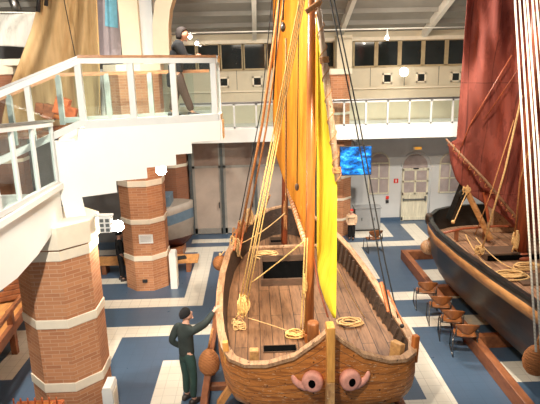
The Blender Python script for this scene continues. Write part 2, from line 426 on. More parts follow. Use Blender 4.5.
# upper dark windows
n = 1
wx = [(-2.65 + .79*i) for i in range(7)] + [3.5 + .815*i for i in range(7)]
for x in wx:
    root = bpy.data.objects.new('window_%d' % n, None); COL.objects.link(root); root.location = (x+.37, Wy, 5.62); root['kind'] = 'structure'
    b = MB(); x1 = x+.74; z0, z1 = 5.58, 6.44
    b.bx(x-.03, x1+.03, Wy-.05, Wy, z1-.03, z1+.03).bx(x-.03, x1+.03, Wy-.05, Wy, z0-.03, z0+.03)
    b.bx(x-.04, x+.03, Wy-.05, Wy, z0, z1).bx(x1-.03, x1+.04, Wy-.05, Wy, z0, z1); b.build('window_frame', M['winframe'], root)
    b = MB(); b.bx(x+.02, x1-.02, Wy-.015, Wy+.02, z0+.02, z1-.02); b.build('window_pane', M['darkglass'], root)
    n += 1
# small square vents
for i, x in enumerate((-1.0, .16, 4.69, 5.88, 7.1)):
    t = thing('wall_vent', ['square vent hatch in cream wall just right of stair landing', 'square vent hatch in cream wall beside the orange sail',
        'square vent hatch on cream wall, first right of the yellow sail', 'square vent hatch on cream wall, in the middle of the upper gallery right', 'square vent hatch on cream wall, next to the dark red sail'][i], 'vent', (x, Wy, 5.05), 'square vents on the upper wall')
    b = MB(); s_ = .17
    b.bx(x-s_, x+s_, Wy-.05, Wy, 5.17-s_, 5.17-s_+.05).bx(x-s_, x+s_, Wy-.05, Wy, 5.17+s_-.05, 5.17+s_).bx(x-s_, x-s_+.05, Wy-.05, Wy, 5.17-s_, 5.17+s_).bx(x+s_-.05, x+s_, Wy-.05, Wy, 5.17-s_, 5.17+s_)
    b.build('frame', M['creamband'], t)
    b = MB(); b.bx(x-s_+.04, x+s_-.04, Wy-.02, Wy+.01, 5.17-s_+.04, 5.17+s_-.04); b.build('dark_plate', M['darkglass'], t)
# panel joints
for i, x in enumerate((-.55, .75, 3.25, 4.1, 5.3, 6.5)):
    b = MB(); b.bx(x-.008, x+.008, Wy-.008, Wy, 4.9, 5.58); struct('trim_%d' % (30+i), b, M['darkframe'])

# arched windows and door
def arch_pts(x0, x1, z0, zs, n=14):
    c = (x0+x1)/2; r = (x1-x0)/2
    return [(x0, z0), (x1, z0)] + [(c + r*math.cos(math.pi*k/n), zs + r*math.sin(math.pi*k/n)) for k in range(n+1)]
def arched_window(idx, x0, x1, z0, zs):
    root = bpy.data.objects.new('window_%d' % idx, None); COL.objects.link(root); root.location = ((x0+x1)/2, Wy, z0); root['kind'] = 'structure'
    pts = arch_pts(x0, x1, z0, zs)
    b = MB(); b.prism([(x, Wy-.012, z) for x, z in pts], (0, .02, 0)); b.build('window_pane', M['doorglass'], root)
    b = MB(); loop = [Vector((x, Wy-.02, z)) for x, z in pts] + [Vector((x0, Wy-.02, z0))]
    for p, q in zip(loop, loop[1:]): b.beam(p, q, .03, .05)
    c = (x0+x1)/2
    b.bx(c-.02, c+.02, Wy-.045, Wy-.01, z0, zs).bx(x0, x1, Wy-.045, Wy-.01, zs-.03, zs+.02).bx(x0, x1, Wy-.045, Wy-.01, (z0+zs)/2-.02, (z0+zs)/2+.02)
    b.build('window_frame', M['doorw'], root)
arched_window(20, 4.12, 4.86, 1.05, 2.18)
arched_window(21, 6.73, 7.47, 1.02, 2.1)
root = bpy.data.objects.new('door_1', None); COL.objects.link(root); root.location = (5.82, Wy, 0); root['kind'] = 'structure'
x0, x1, zs = 5.34, 6.30, 2.02
b = MB(); b.prism([(x, Wy-.01, z) for x, z in arch_pts(x0, x1+.08, 0, zs)], (0, .02, 0)); b.build('door_niche', M['greywall'], root)
b = MB(); b.prism([(x, Wy-.03, z) for x, z in arch_pts(x0+.03, x1-.03, 1.95, zs)], (0, .03, 0)); b.build('fanlight', M['doorglass'], root)
b = MB(); b.bx(x0, x1, Wy-.08, Wy-.01, .03, 1.95, bev=.005)
b.bx(x0, x1, Wy-.1, Wy-.05, 1.88, 1.97).bx(x0, x0+.06, Wy-.1, Wy-.05, 0, 1.95).bx(x1-.06, x1, Wy-.1, Wy-.05, 0, 1.95).bx(x0, x1, Wy-.1, Wy-.05, .98, 1.06).bx(x0, x1, Wy-.1, Wy-.05, 1.46, 1.51).bx(5.79, 5.85, Wy-.1, Wy-.05, 1.0, 1.9).bx(x0, x1, Wy-.1, Wy-.05, 0.02, .14)
b.build('door_leaf', M['doorw'], root)
for xa, xb in ((x0+.07, 5.78), (5.86, x1-.07)):
    for za, zb in ((1.07, 1.45), (1.52, 1.87)):
        b = MB(); b.bx(xa, xb, Wy-.088, Wy-.078, za, zb); b.build('door_pane', M['doorglass'], root)
b = MB(); b.bx(x0+.05, x1-.08, Wy-.16, Wy-.12, .80, .84).bx(x1-.12, x1-.06, Wy-.17, Wy-.09, .76, .92).bx(x0+.03, x0+.08, Wy-.16, Wy-.09, .78, .86); b.build('door_handle', M['darkframe'], root)
b = MB(); b.bx(5.72, 5.92, Wy-.13, Wy-.09, 1.94, 1.98); b.build('door_closer', M['black'], root)
b = MB(); arc = [Vector((5.86+.54*math.cos(math.pi*k/14), Wy-.01, zs+.54*math.sin(math.pi*k/14))) for k in range(15)]
b.tube(arc, .02, 6).tube([(5.32, Wy-.01, 0), (5.32, Wy-.01, zs)], .02, 6).tube([(6.4, Wy-.01, 0), (6.4, Wy-.01, zs)], .02, 6); b.build('door_surround', M['greywall'], root)
t = thing('exit_sign', 'small orange sign above the arched cream door', 'sign', (5.86, Wy, 2.62))
b = MB(); b.bx(5.70, 6.02, Wy-.06, Wy, 2.62, 2.76, bev=.01); b.build('housing', M['creamband'], t)
b = MB(); b.bx(5.76, 6.00, Wy-.068, Wy-.06, 2.645, 2.735); b.build('face', emit_mat('orange_sign_face', (.85, .38, .05), .5), t)
t = thing('fire_notice', 'small red and white notice on grey wall left of door', 'sign', (5.13, Wy, 1.42))
b = MB(); b.bx(5.05, 5.21, Wy-.015, Wy, 1.42, 1.58); b.build('plate', M['red'], t)
b = MB(); b.bx(5.11, 5.15, Wy-.02, Wy-.01, 1.45, 1.55); b.build('symbol', M['white'], t)
t = thing('fire_alarm_point', 'red call point over black switch on grey wall', 'alarm', (4.83, Wy, .68))
b = MB(); b.bx(4.77, 4.88, Wy-.05, Wy, .83, .94, bev=.008); b.build('call_point', M['red'], t)
b = MB(); b.bx(4.77, 4.88, Wy-.05, Wy, .68, .79, bev=.008); b.build('switch_box', M['black'], t)

# ------------------------------------------------------------------ brick columns
def octagon(c, r, z, n=8, ph=math.pi/8):
    return [Vector((c[0]+r*math.cos(ph+2*math.pi*k/n), c[1]+r*math.sin(ph+2*math.pi*k/n), z)) for k in range(n)]
def column(c, r, z0, z1, bands, label, cap=None, brick='brick', upper=None):
    t = thing('brick_column', label, 'column', (c[0], c[1], z0), 'banded brick columns')
    b = MB(); uvl = b.b.loops.layers.uv.new('UVMap')
    n = 8; lo = [b.b.verts.new(p) for p in octagon(c, r, z0)]; hi = [b.b.verts.new(p) for p in octagon(c, r, z1)]
    side = 2*r*math.sin(math.pi/8)
    for k in range(n):
        f = b.face([lo[k], lo[(k+1) % n], hi[(k+1) % n], hi[k]])
        for l, (uu, vv) in zip(f.loops, ((k*side, z0), ((k+1)*side, z0), ((k+1)*side, z1), (k*side, z1))): l[uvl].uv = (uu, vv)
    b.face(hi); b.face(lo[::-1])
    b.build('shaft', M[brick], t)
    for za, zb in bands:
        b = MB(); b.loft([octagon(c, r+.012, za), octagon(c, r+.018, za+.01), octagon(c, r+.018, zb-.01), octagon(c, r+.012, zb)], smooth=False)
        b.build('stone_band', M['creamband'], t)
    if cap:
        b = MB(); b.loft([octagon(c, r+.02, cap[0]), octagon(c, r+.07, cap[0]+.02), octagon(c, r+.07, cap[1]-.01), octagon(c, r+.05, cap[1])], smooth=False)
        b.build('capital', M['creamband'], t)
    return t
def zz(y, Y, x=62): return at(x, y, Y).z
c1 = (-3.30, 8.55)
column(c1, .64, 0, 3.05, [(zz(262, 7.93), zz(252, 7.93)), (zz(329.5, 7.93), zz(320.5, 7.93)), (zz(393, 7.93), zz(384, 7.93))],
       'large orange brick column under the stair landing, nearest the camera', (3.02, 3.40))
c2 = (-2.98, 13.9)
column(c2, .60, 0, 4.45, [(zz(187, 13.35, 145), zz(181, 13.35, 145)), (zz(224.5, 13.35, 145), zz(219.5, 13.35, 145)), (zz(261, 13.35, 145), zz(256, 13.35, 145)), (3.75, 3.88)],
       'brick column with white notice, standing behind the stair flight')
column((c2[0]+.05, c2[1]), .68, 4.45, 5.72, [(4.46, 4.6)], 'brick column seen through the landing glass, below the cream arch', (5.62, 5.8))
column((2.68, 18.0), .58, 0, 3.36, [(.55, .63), (1.25, 1.33), (2.0, 2.09)], 'brick column beside the blue screen, below the gallery', None)
column((2.68, 18.0), .50, 3.77, 5.4, [(4.1, 4.18)], 'brick column on the gallery behind the glass rail', (5.36, 5.55))
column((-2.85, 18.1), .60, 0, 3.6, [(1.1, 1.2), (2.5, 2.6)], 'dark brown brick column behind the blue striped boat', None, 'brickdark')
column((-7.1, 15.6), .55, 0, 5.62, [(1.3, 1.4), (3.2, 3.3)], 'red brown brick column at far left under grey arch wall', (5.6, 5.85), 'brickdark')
# piers and arch above
b = MB(); b.bx(-3.14, -2.68, 13.65, 14.15, 5.8, 9.1, bev=.01); struct('trim_40', b, M['cream'])
b = MB(); b.bx(-2.68, -2.38, 13.85, 13.95, 5.8, 9.1); struct('trim_41', b, M['greywall'])
b = MB()
path = [(-2.19, 5.8), (-2.19, 6.3), (-2.17, 6.7), (-2.10, 7.1), (-1.95, 7.5), (-1.7, 7.9), (-1.35, 8.2), (-.9, 8.45), (-.3, 8.6)]
rings = []
for i, (x, z) in enumerate(path):
    a = Vector(path[max(i-1, 0)]); c = Vector(path[min(i+1, len(path)-1)]); d = (c-a).normalized(); nn = Vector((-d.y, d.x))
    hw = .19
    rings.append([Vector((x+nn.x*hw, 13.65, z+nn.y*hw)), Vector((x-nn.x*hw, 13.65, z-nn.y*hw)), Vector((x-nn.x*hw, 14.15, z-nn.y*hw)), Vector((x+nn.x*hw, 14.15, z+nn.y*hw))])
b.loft(rings, smooth=False); struct('trim_42', b, M['cream'])
b = MB(); b.bx(3.05-.28, 3.05+.22, 18.2, 18.7, 5.55, 6.6, bev=.01); struct('trim_43', b, M['cream'])
# upper-left grey vault wall
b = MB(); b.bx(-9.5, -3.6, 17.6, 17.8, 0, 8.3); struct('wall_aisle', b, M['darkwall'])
b = MB(); b.bx(-9.5, -5.9, 15.2, 16.0, 5.85, 6.02); struct('trim_44', b, M['creamband'])

# ------------------------------------------------------------------ gallery
gy = 17.2
t = thing('gallery_walkway', 'white gallery walkway with glass railing across the back wall', 'gallery', (2.5, gy, 3.36))
b = MB(); b.bx(-2.3, 9.4, gy, Wy-.01, 3.4, 3.74).bx(-2.3, 9.4, gy-.06, gy+.06, 3.34, 3.78, bev=.01); b.build('deck_slab', M['white'], t)
b = MB(); b.bx(-2.3, 9.4, gy-.05, gy+.05, 4.56, 4.61, bev=.01); b.build('handrail', M['steel'], t)
b = MB(); b.bx(-2.3, 9.4, gy-.03, gy+.03, 4.50, 4.555).bx(-2.3, 9.4, gy-.03, gy+.03, 3.78, 3.83); b.build('rail_frame', M['white_metal'], t)
xs = [-2.28+.695*i for i in range(17)]
xs = [x - (xs[7]-2.86) for x in xs]
for x in xs:
    b = MB(); b.bx(x-.028, x+.028, gy-.03, gy+.03, 3.78, 4.56); b.build('rail_post', M['white_metal'], t)
for xa, xb in zip(xs, xs[1:]):
    b = MB(); b.bx(xa+.03, xb-.03, gy-.006, gy+.006, 3.83, 4.50); b.build('glass_pane', M['glass'], t)

# glazed screen under gallery, left
t = thing('folding_screen_wall', 'dark framed sliding panels of frosted beige below the gallery', 'partition', (0, 18.2, 0))
ps = [-2.2, -1.15, 0, 1.05, 2.1]
for x in ps:
    b = MB(); b.bx(x-.05, x+.05, 18.12, 18.28, 0, 3.38); b.build('post', M['darkframe'], t)
for xa, xb in zip(ps, ps[1:]):
    b = MB(); b.bx(xa+.11, xb-.05, 18.18, 18.22, 2.42, 3.36); b.build('upper_panel', plain('upper_panel_beige', (.33, .23, .18), .3, var=.1) , t)
    b = MB(); b.bx(xa+.13, xb-.10, 18.18, 18.22, .22, 2.36)
    b.build('lower_panel', M['panel'], t)
    b = MB(); b.bx(xa+.05, xa+.13, 18.16, 18.24, 0, 3.38).bx(xb-.1, xb-.05, 18.16, 18.24, 0, 3.38).bx(xa+.05, xb-.05, 18.16, 18.24, 2.35, 2.43).bx(xa+.05, xb-.05, 18.16, 18.24, .02, .22)
    b.build('panel_frame', M['pframe'], t)
    b = MB(); b.bx(xb-.14, xb-.11, 18.08, 18.16, .95, 1.15); b.build('handle', M['black'], t)

# screen (tv) on bracket
def tv():
    m, nt, bs = nm('blue_screen_picture')
    v = coords(nt, (1.2, 1, 2.4))
    f = noise(nt, v, 2.2, 5, .7)
    c = ramp(nt, f, [(.42, (.0, .02, .08)), (.54, (.0, .13, .50)), (.64, (.05, .40, .80)), (.72, (.7, .92, 1))])
    nt.links.new(c, bs.inputs['Base Color']); nt.links.new(c, bs.inputs['Emission Color']); bs.inputs['Emission Strength'].default_value = .95
    t = thing('wall_screen', 'flat screen showing a blue picture of a ship, beside brick column', 'screen', (3.1, 16.5, 2.3))
    b = MB(); b.box((3.12, 16.5, 2.77), (1.0, .06, .92), bev=.01); b.build('casing', M['black'], t)
    b = MB(); b.box((3.12, 16.465, 2.77), (.96, .01, .87)); b.build('screen', m, t)
    b = MB(); b.bx(3.08, 3.16, 16.53, 17.25, 3.3, 3.36).bx(3.08, 3.16, 16.5, 16.56, 2.9, 3.36); b.build('bracket', M['black'], t)
tv()
# grey cabinet
t = thing('grey_cabinet', 'low grey metal cabinet against wall beneath arched window', 'cabinet', (3.87, 18.1, 0))
b = MB(); b.bx(3.42, 4.3, 17.95, 18.35, .06, .82, bev=.01); b.build('body', M['cab'], t)
b = MB(); b.bx(3.38, 4.34, 17.92, 18.38, .82, .86, bev=.008); b.build('top', M['cab'], t)
for xa in (3.44, 3.87):
    b = MB(); b.bx(xa, xa+.41, 17.93, 17.95, .1, .79); d = b.build('door', M['cab'], t)
    b = MB(); b.bx(xa+.19, xa+.22, 17.90, 17.93, .4, .5); b.build('handle', M['darkframe'], d)
b = MB(); b.bx(3.45, 4.27, 17.97, 18.33, 0, .06); b.build('plinth', M['black'], t)

# ------------------------------------------------------------------ staircase and landing
Pd = Vector((2.02, .70, 0)).normalized(); Pn = Vector((Pd.y, -Pd.x, 0))   # along the parapet / towards the camera
P0 = Vector((-2.62, 8.60, 0))
def pp(x, z, off=0):                   # a point of the parapet face with world X = x
    p = P0 + Pd*((x-P0.x)/Pd.x); p = p - Pn*off; return Vector((p.x, p.y, z))
ST = thing('staircase', 'white staircase and glass railed landing with stepped underside', 'staircase', (-2.7, 8.6, 3.4))
out = [(-.58, 4.80), (-.58, 4.47), (-1.065, 4.47), (-1.065, 4.28), (-1.33, 4.28), (-1.33, 4.10), (-1.80, 4.10), (-1.80, 3.92), (-2.28, 3.92), (-2.28, 3.73), (-2.80, 3.71),
       (-2.77, 3.40), (-3.06, 3.38), (-3.12, 3.9), (-3.12, 4.62), (-2.78, 4.62), (-2.75, 4.80)]
b = MB(); b.prism([pp(x, z) for x, z in out], -Pn*.18); b.build('parapet', M['white'], ST)
# sloping soffit and slab behind the parapet
b = MB()
b.prism([pp(-.62, 4.70, .18), pp(-.62, 4.50, .18), pp(-1.2, 4.42, .18), pp(-2.7, 3.80, .18), pp(-2.95, 3.45, .18), pp(-3.05, 3.45, .18), pp(-3.05, 4.5, .18), pp(-2.75, 4.70, .18)], -Pn*1.25)
b.build('flight_slab', M['cream'], ST)
b = MB(); b.prism([pp(-.62, 4.70, .18), pp(-2.72, 4.70, .18), pp(-2.72, 4.78, .18), pp(-.62, 4.78, .18)], -Pn*1.85); b.build('landing_floor', M['cream'], ST)
# curb moulding on top
b = MB()
def bar(b, x0, z0, x1, z1, wd=.09, ht=.07, off=.06):
    b.beam(pp(x0, z0, off), pp(x1, z1, off), wd, ht)
bar(b, -2.66, 4.86, -.60, 4.86, .12, .12)
bar(b, -2.66, 5.83, -.62, 5.80, .10, .08)
bar(b, -3.95, 5.28, -2.64, 5.83, .10, .09)
bar(b, -4.1, 4.28, -2.66, 4.90, .10, .10)
b.build('rail_frame', M['white_metal'], ST)
b = MB(); bar(b, -2.66, 5.895, -.60, 5.865, .13, .04); b.build('handrail', M['handrail'], ST)
b = MB(); bar(b, -4.3, 5.21, -2.62, 5.90, .11, .04); b.build('handrail', M['steel'], ST)
for x in (-2.66, -1.92, -1.28, -.64):
    b = MB(); b.beam(pp(x, 4.88, .06), pp(x, 5.84, .06), .08, .10, bev=.008); b.build('rail_post', M['white_metal'], ST)
b = MB(); b.beam(pp(-3.37, 4.55, .06), pp(-3.37, 5.52, .06), .07, .08, bev=.008); b.build('rail_post', M['white_metal'], ST)
for xa, xb in ((-2.62, -1.96), (-1.88, -1.32), (-1.24, -.68)):
    b = MB(); b.prism([pp(xa, 4.92, .055), pp(xb, 4.92, .055), pp(xb, 5.79, .055), pp(xa, 5.79, .055)], -Pn*.01); b.build('glass_pane', M['glass'], ST)
b = MB(); b.prism([pp(-3.33, 4.65, .055), pp(-2.70, 4.92, .055), pp(-2.70, 5.77, .055), pp(-3.33, 5.50, .055)], -Pn*.01); b.build('glass_pane', M['glass'], ST)
b = MB(); b.prism([pp(-3.9, 4.42, .055), pp(-3.41, 4.60, .055), pp(-3.41, 5.46, .055), pp(-3.9, 5.25, .055)], -Pn*.01); b.build('glass_pane', M['glass'], ST)
# right end return and far rail of the landing
e0 = pp(-.60, 0, .06); e1 = e0 + Vector((.02, .30, 0)); e2 = e1 - Pn*1.2
def seg(p, q, z0, z1, wd, ht, name, mat):
    b = MB(); b.beam((p.x, p.y, z0), (q.x, q.y, z1), wd, ht); return b.build(name, M[mat], ST)
seg(e0, e1, 5.80, 5.80, .08, .07, 'rail_frame', 'white_metal'); seg(e0, e1, 4.85, 4.85, .1, .12, 'rail_frame', 'white_metal')
seg(e0, e1, 4.64, 4.64, .14, .33, 'parapet', 'white'); seg(e1, e2, 4.70, 4.70, .14, .2, 'parapet', 'white')
seg(e0, e1, 5.86, 5.86, .11, .04, 'handrail', 'steel'); 
b = MB(); b.beam((e1.x, e1.y, 4.8), (e1.x, e1.y, 5.83), .07, .07); b.build('rail_post', M['white_metal'], ST)
b = MB(); b.beam((e0.x+.02, e0.y+.05, 5.34), (e1.x-.01, e1.y-.04, 5.34), .01, .86); b.build('glass_pane', M['glass'], ST)
# far rail
def fp(x, z): return pp(x, z, 1.75)
M['farpost'] = plain('pale_green_grey_rail_metal', (.33, .37, .35), .4)
b = MB(); b.beam(fp(-2.95, 5.62), fp(-.3, 5.62), .05, .06).beam(fp(-4.4, 5.02), fp(-2.95, 5.62), .05, .06); b.build('far_handrail', M['handrail'], ST)
for x in (-3.75, -2.95, -2.15, -1.4):
    b = MB(); z1 = 5.62 if x > -3 else 5.3
    b.beam(fp(x, 4.72 if x > -3 else 4.4), fp(x, z1), .07, .09); b.build('far_rail_post', M['farpost'], ST)
b = MB(); b.beam(fp(-2.95, 4.80), fp(-.3, 4.80), .05, .1); b.build('far_rail_base', M['farpost'], ST)
b = MB(); b.beam(fp(-2.7, 5.22), fp(-.6, 5.22), .01, .72); b.build('far_glass', M['glass'], ST)

# lower landing on the left with its own railing
LL = thing('lower_landing', 'white lower stair landing with three glass panes, at left edge', 'landing', (-3.3, 7.2, 3.2))
b = MB()
side = [(-3.1, 5.2, 3.92), (-3.1, 8.42, 3.90), (-3.1, 8.42, 3.36), (-3.1, 8.0, 3.32), (-3.1, 7.3, 3.18), (-3.1, 6.6, 3.12), (-3.1, 5.2, 3.2)]
b.prism(side, (-.16, 0, 0)); b.build('parapet', M['white'], LL)
b = MB(); b.bx(-5.2, -3.26, 5.2, 8.3, 3.62, 3.84); b.build('landing_slab', M['white'], LL)
b = MB(); b.bx(-3.18, -3.04, 5.2, 8.46, 3.88, 3.98, bev=.008); b.build('kerb', M['white'], LL)
rail = [(-3.1, 5.2, 5.10), (-3.1, 8.38, 4.90)]
b = MB(); b.beam(rail[0], rail[1], .07, .06).beam((-3.1, 5.2, 4.06), (-3.1, 8.38, 3.99), .07, .07); b.build('rail_frame', M['white_metal'], LL)
b = MB(); b.beam((-3.1, 5.2, 5.15), (-3.1, 8.44, 4.95), .08, .04); b.build('handrail', M['steel'], LL)
for y in (8.36, 7.62, 6.98, 6.4, 5.7):
    b = MB(); b.bx(-3.125, -3.075, y-.028, y+.028, 3.98, 4.90+(8.38-y)*.06); b.build('rail_post', M['white_metal'], LL)
for ya, yb in ((7.66, 8.32), (7.02, 7.58), (6.44, 6.94), (5.74, 6.36)):
    b = MB(); b.prism([(-3.095, ya, 4.03), (-3.095, yb, 4.02), (-3.095, yb, 4.94), (-3.095, ya, 4.96)], (-.01, 0, 0)); b.build('glass_pane', M['glass'], LL)

# floodlights
def flood(c, label, power, grid=False):
    c = Vector(c)
    t = thing('floodlight', label, 'lamp', c, 'floodlights at the staircase')
    b = MB(); b.ball(c, .10, 14, (1, .6, 1)); b.build('bulb', M['lamp'], t)
    b = MB(); b.box(c+Vector((-.02, .09, 0)), (.16, .07, .16), bev=.01); b.build('housing', M['darkframe'], t)
    l = bpy.data.lights.new('floodlight_beam', 'POINT'); l.energy = power; l.color = NEUT; l.shadow_soft_size = .1
    o = bpy.data.objects.new('floodlight_beam', l); COL.objects.link(o); o.location = c+Vector((0, -.16, -.02)); attach(o, t)
    return t
fp1 = at(161, 170, 9.95)
t = flood(fp1, 'blazing white floodlight below the landing steps', 60)
b = MB(); b.box(fp1+Vector((0, .12, .32)), (.05, .05, .5)); b.build('bracket', M['white_metal'], t)
fp2 = at(118, 226, 8.9)
t = flood(fp2, 'glowing floodlight beside the brick column capital', 30)
b = MB(); cc = at(106, 224, 8.6)
b.box(cc, (.20, .16, .26), bev=.012); b.box(cc+Vector((-.06, 0, .15)), (.36, .12, .03)); b.build('control_box', M['white_metal'], t)
b = MB()
for i in range(2):
    for j in range(3): b.box(cc+Vector((-.045+.09*i, -.082, -.08+.08*j)), (.06, .01, .055))
b.build('louvre', M['darkframe'], t)
b = MB(); b.tube([cc+Vector((.1, 0, 0)), fp2+Vector((-.05, .1, 0))], .02, 6); b.build('arm', M['darkframe'], t)
# globe lamp and ceiling spots
g = at(404, 72, 18.6)
t = thing('globe_lamp', 'round glowing globe lamp over the right gallery', 'lamp', g)
b = MB(); b.ball(g, .15, 18); b.build('globe', M['globe'], t)
b = MB(); b.tube([g+Vector((0, .1, 0)), (g.x, Wy, g.z)], .025, 8); b.build('bracket', M['steel'], t)
for (px, py, Y, lab) in ((387, 38, 17.42, 'bright ceiling spotlight above the right gallery windows'), (190, 37, 17.42, 'bright spotlight right of the upper person head, on roof rod'), (197, 43.5, 18.6, 'small glowing spotlight at the top of the dark windows')):
    p = at(px, py, Y)
    t = thing('ceiling_spotlight', lab, 'lamp', p, 'ceiling spotlights')
    b = MB(); b.ball(p, .055, 10); b.build('bulb', M['lamp'], t)
    top = max(p.z+.16, 6.72) if Y < 18 else 6.5
    b = MB(); b.tube([p+Vector((0, .03, .02)), p+Vector((.02, .06, .1)), (p.x, Y if Y < 18 else Wy-.08, top)], [.06, .05, .012], 10); b.build('housing', M['white_metal'], t)

# notice on column 2, socket, white box
nz = at(146, 239, 13.33)
t = thing('column_notice', 'white paper notice on the middle brick column', 'notice', nz)
b = MB(); b.box((nz.x, 13.325, nz.z), (.36, .012, .24)); b.build('sheet', M['white'], t)
b = MB()
for i in range(5): b.box((nz.x, 13.317, nz.z+.08-.035*i), (.28, .004, .006))
b.build('printed_line', M['cab'], t)
sz = at(145, 281, 13.33); b = MB(); b.box((sz.x, 13.325, sz.z), (.13, .03, .09), bev=.008)
tag(b.build('floor_socket', M['black']), 'small black socket box low on the middle brick column', 'socket')
def bollard_box(x, y, wd, dp, h, label):
    t = thing('white_post_box', label, 'post', (x, y, 0), 'white floor post boxes')
    b = MB(); b.bx(x-wd/2, x+wd/2, y-dp/2, y+dp/2, 0, h-.06, bev=.01); b.prism([(x-wd/2, y-dp/2, h-.065), (x+wd/2, y-dp/2, h-.065), (x+wd*.38, y-dp/2, h), (x-wd*.38, y-dp/2, h)], (0, dp, 0)); b.build('body', M['white'], t)
    b = MB(); b.bx(x+wd/2, x+wd/2+.01, y-dp*.32, y+dp*.32, h*.25, h*.8); b.build('side_panel', M['creamband'], t)
bollard_box(-2.55, 8.10, .17, .34, .62, 'white post box on floor beside the nearest brick column')
bollard_box(-2.24, 13.55, .18, .3, 1.02, 'tall white post box against the middle brick column')

# ------------------------------------------------------------------ boat hull helper
def hull_ring(tab, z, cx, mirror=True, zf=None):
    pts = []
    for y, h in tab: pts.append(Vector((cx(y)+h, y, zf(y, h) if zf else z)))
    left = [Vector((cx(y)-h, y, zf(y, h) if zf else z)) for y, h in reversed(tab) if h > 1e-4]
    if tab[0][1] <= 1e-4 and left: pass
    return pts + left
def shrink(tab, k, ins0, ins1, yc):     # narrower and shorter outline lower down
    out = []
    y0 = tab[0][0]; y1 = tab[-1][0]
    for y, h in tab:
        t = (y-y0)/(y1-y0)
        yy = y0+ins0 + t*((y1-ins1)-(y0+ins0))
        out.append((yy, h*k))
    return out
# ---- boat A (foreground) --------------------------------------------------
TA = [(6.95, 0), (6.965, .16), (7.0, .5), (7.08, .9), (7.2, 1.2), (7.4, 1.41), (7.7, 1.52), (8.2, 1.56), (8.8, 1.56), (9.6, 1.55), (10.5, 1.51), (11.5, 1.42), (12.4, 1.25), (13.1, 1.02), (13.7, .75), (14.15, .4), (14.35, 0)]
cA = lambda y: interp([(6.9, .99), (7.7, .93), (9, .79), (11, .72), (14.4, .70)], y)
railz = [(0, 2.04), (.16, 1.88), (.5, 1.61), (.9, 1.45), (1.2, 1.39), (1.41, 1.38)]
def zA(y, h, dz=0):
    if y < 7.45: z = interp(railz, h)
    else: z = interp([(7.45, 1.39), (8, 1.41), (8.8, 1.46), (10, 1.54), (11.5, 1.62), (12.5, 1.70), (13.5, 1.82), (14.35, 1.95)], y)
    return z+dz
A = thing('fishing_boat', 'old orange wooden fishing boat with painted eyes and yellow sails', 'boat', (.8, 10.5, 0))
levels = [(.0, 1.0, 0, 0), (.06, 1.002, 0, 0), (.112, 1.004, -.006, 0), (.118, 1.004, -.006, 0), (.17, 1.007, -.01, 0), (.225, 1.01, -.014, 0), (.231, 1.01, -.014, 0), (.29, 1.01, -.014, .01), (.345, 1.01, -.014, .03),
    (.351, 1.01, -.014, .03), (.41, 1.006, -.008, .05), (.47, 1.002, -.004, .08), (.476, 1.002, -.004, .08), (.54, .996, .004, .1), (.60, .99, .012, .12), (.606, .99, .012, .12), (.8, .955, .08, .25), (1.05, .78, .35, .6), (1.2, .5, .7, 1.1)]
rings = []
for fr, k, i0, i1 in levels:
    tab = shrink(TA, k, i0, i1, 0); rings.append(hull_ring(tab, 0, cA, zf=None))
    # set heights: interpolate between the rail and the keel
    nT = len(TA); idx = 0
    src = hull_ring(TA, 0, cA, zf=zA)
    for p, q in zip(rings[-1], src):
        zr = q.z; k_ = min(1, fr/.5)*.8; zf_ = zr*(1-k_) + (1.42+.25*(zr-1.42))*k_
        p.z = zf_ - fr if fr <= .6 else (zf_-.6) * (1-(fr-.6)/.6) + .28*((fr-.6)/.6)
b = MB(); b.loft(rings, cap0=False, cap1=True, mfun=lambda i, j: 1 if i in (2, 5, 8, 11, 14) else 0); b.build('hull', [M['hull'], M['darkw']], A)
# inner bulwark (outer, top, inner) and cap rail
def inset(tab, d):
    out = []
    for i, (y, h) in enumerate(tab):
        a = Vector(tab[max(i-1, 0)]); c = Vector(tab[min(i+1, len(tab)-1)]); t = (c-a).normalized(); nx = Vector((t.y, -t.x))
        # outward normal in (y,h) plane -> step inwards
        ny, nh = -t.y, t.x
        out.append((y - ny*d, max(0, h - nh*d)))
    out[0] = (tab[0][0]+d, 0); out[-1] = (tab[-1][0]-d, 0); return out
def ring_from(tab, base, dz):
    a = hull_ring(tab, 0, cA); s = hull_ring(base, 0, cA, zf=zA)
    # both rings keep the same number of points
    for p, q in zip(a, s): p.z = q.z + dz
    return a
def full(tab, base, dz):
    pts = [Vector((cA(yb)+h, y, zA(yb, hb)+dz)) for (y, h), (yb, hb) in zip(tab, base)]
    pts += [Vector((cA(yb)-h, y, zA(yb, hb)+dz)) for (y, h), (yb, hb) in list(zip(tab, base))[-2:0:-1]]
    return pts
def fullz(tab, base, z):
    p = full(tab, base, 0)
    for v in p: v.z = z
    return p
def clampin(tab): return [(y, max(h, .0)) for y, h in tab]
t_out = inset(TA, -.03); t_in = inset(TA, .10); t_low = inset(TA, .17)
for tt in (t_out, t_in, t_low): tt[0] = (tt[0][0], 0); tt[-1] = (tt[-1][0], 0)
b = MB(); b.loft([full(t_out, TA, -.035), full(t_out, TA, .02), full(t_in, TA, .02), full(t_in, TA, -.05)], cap0=False, cap1=False, smooth=False)
b.build('cap_rail', M['cap'], A)
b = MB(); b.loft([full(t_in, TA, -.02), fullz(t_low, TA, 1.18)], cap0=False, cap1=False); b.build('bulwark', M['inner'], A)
b = MB(); b.face([b.b.verts.new(p) for p in fullz(t_low, TA, 1.20)]); bmesh.ops.triangulate(b.b, faces=b.b.faces[:])
b.build('deck', M['deck'], A)
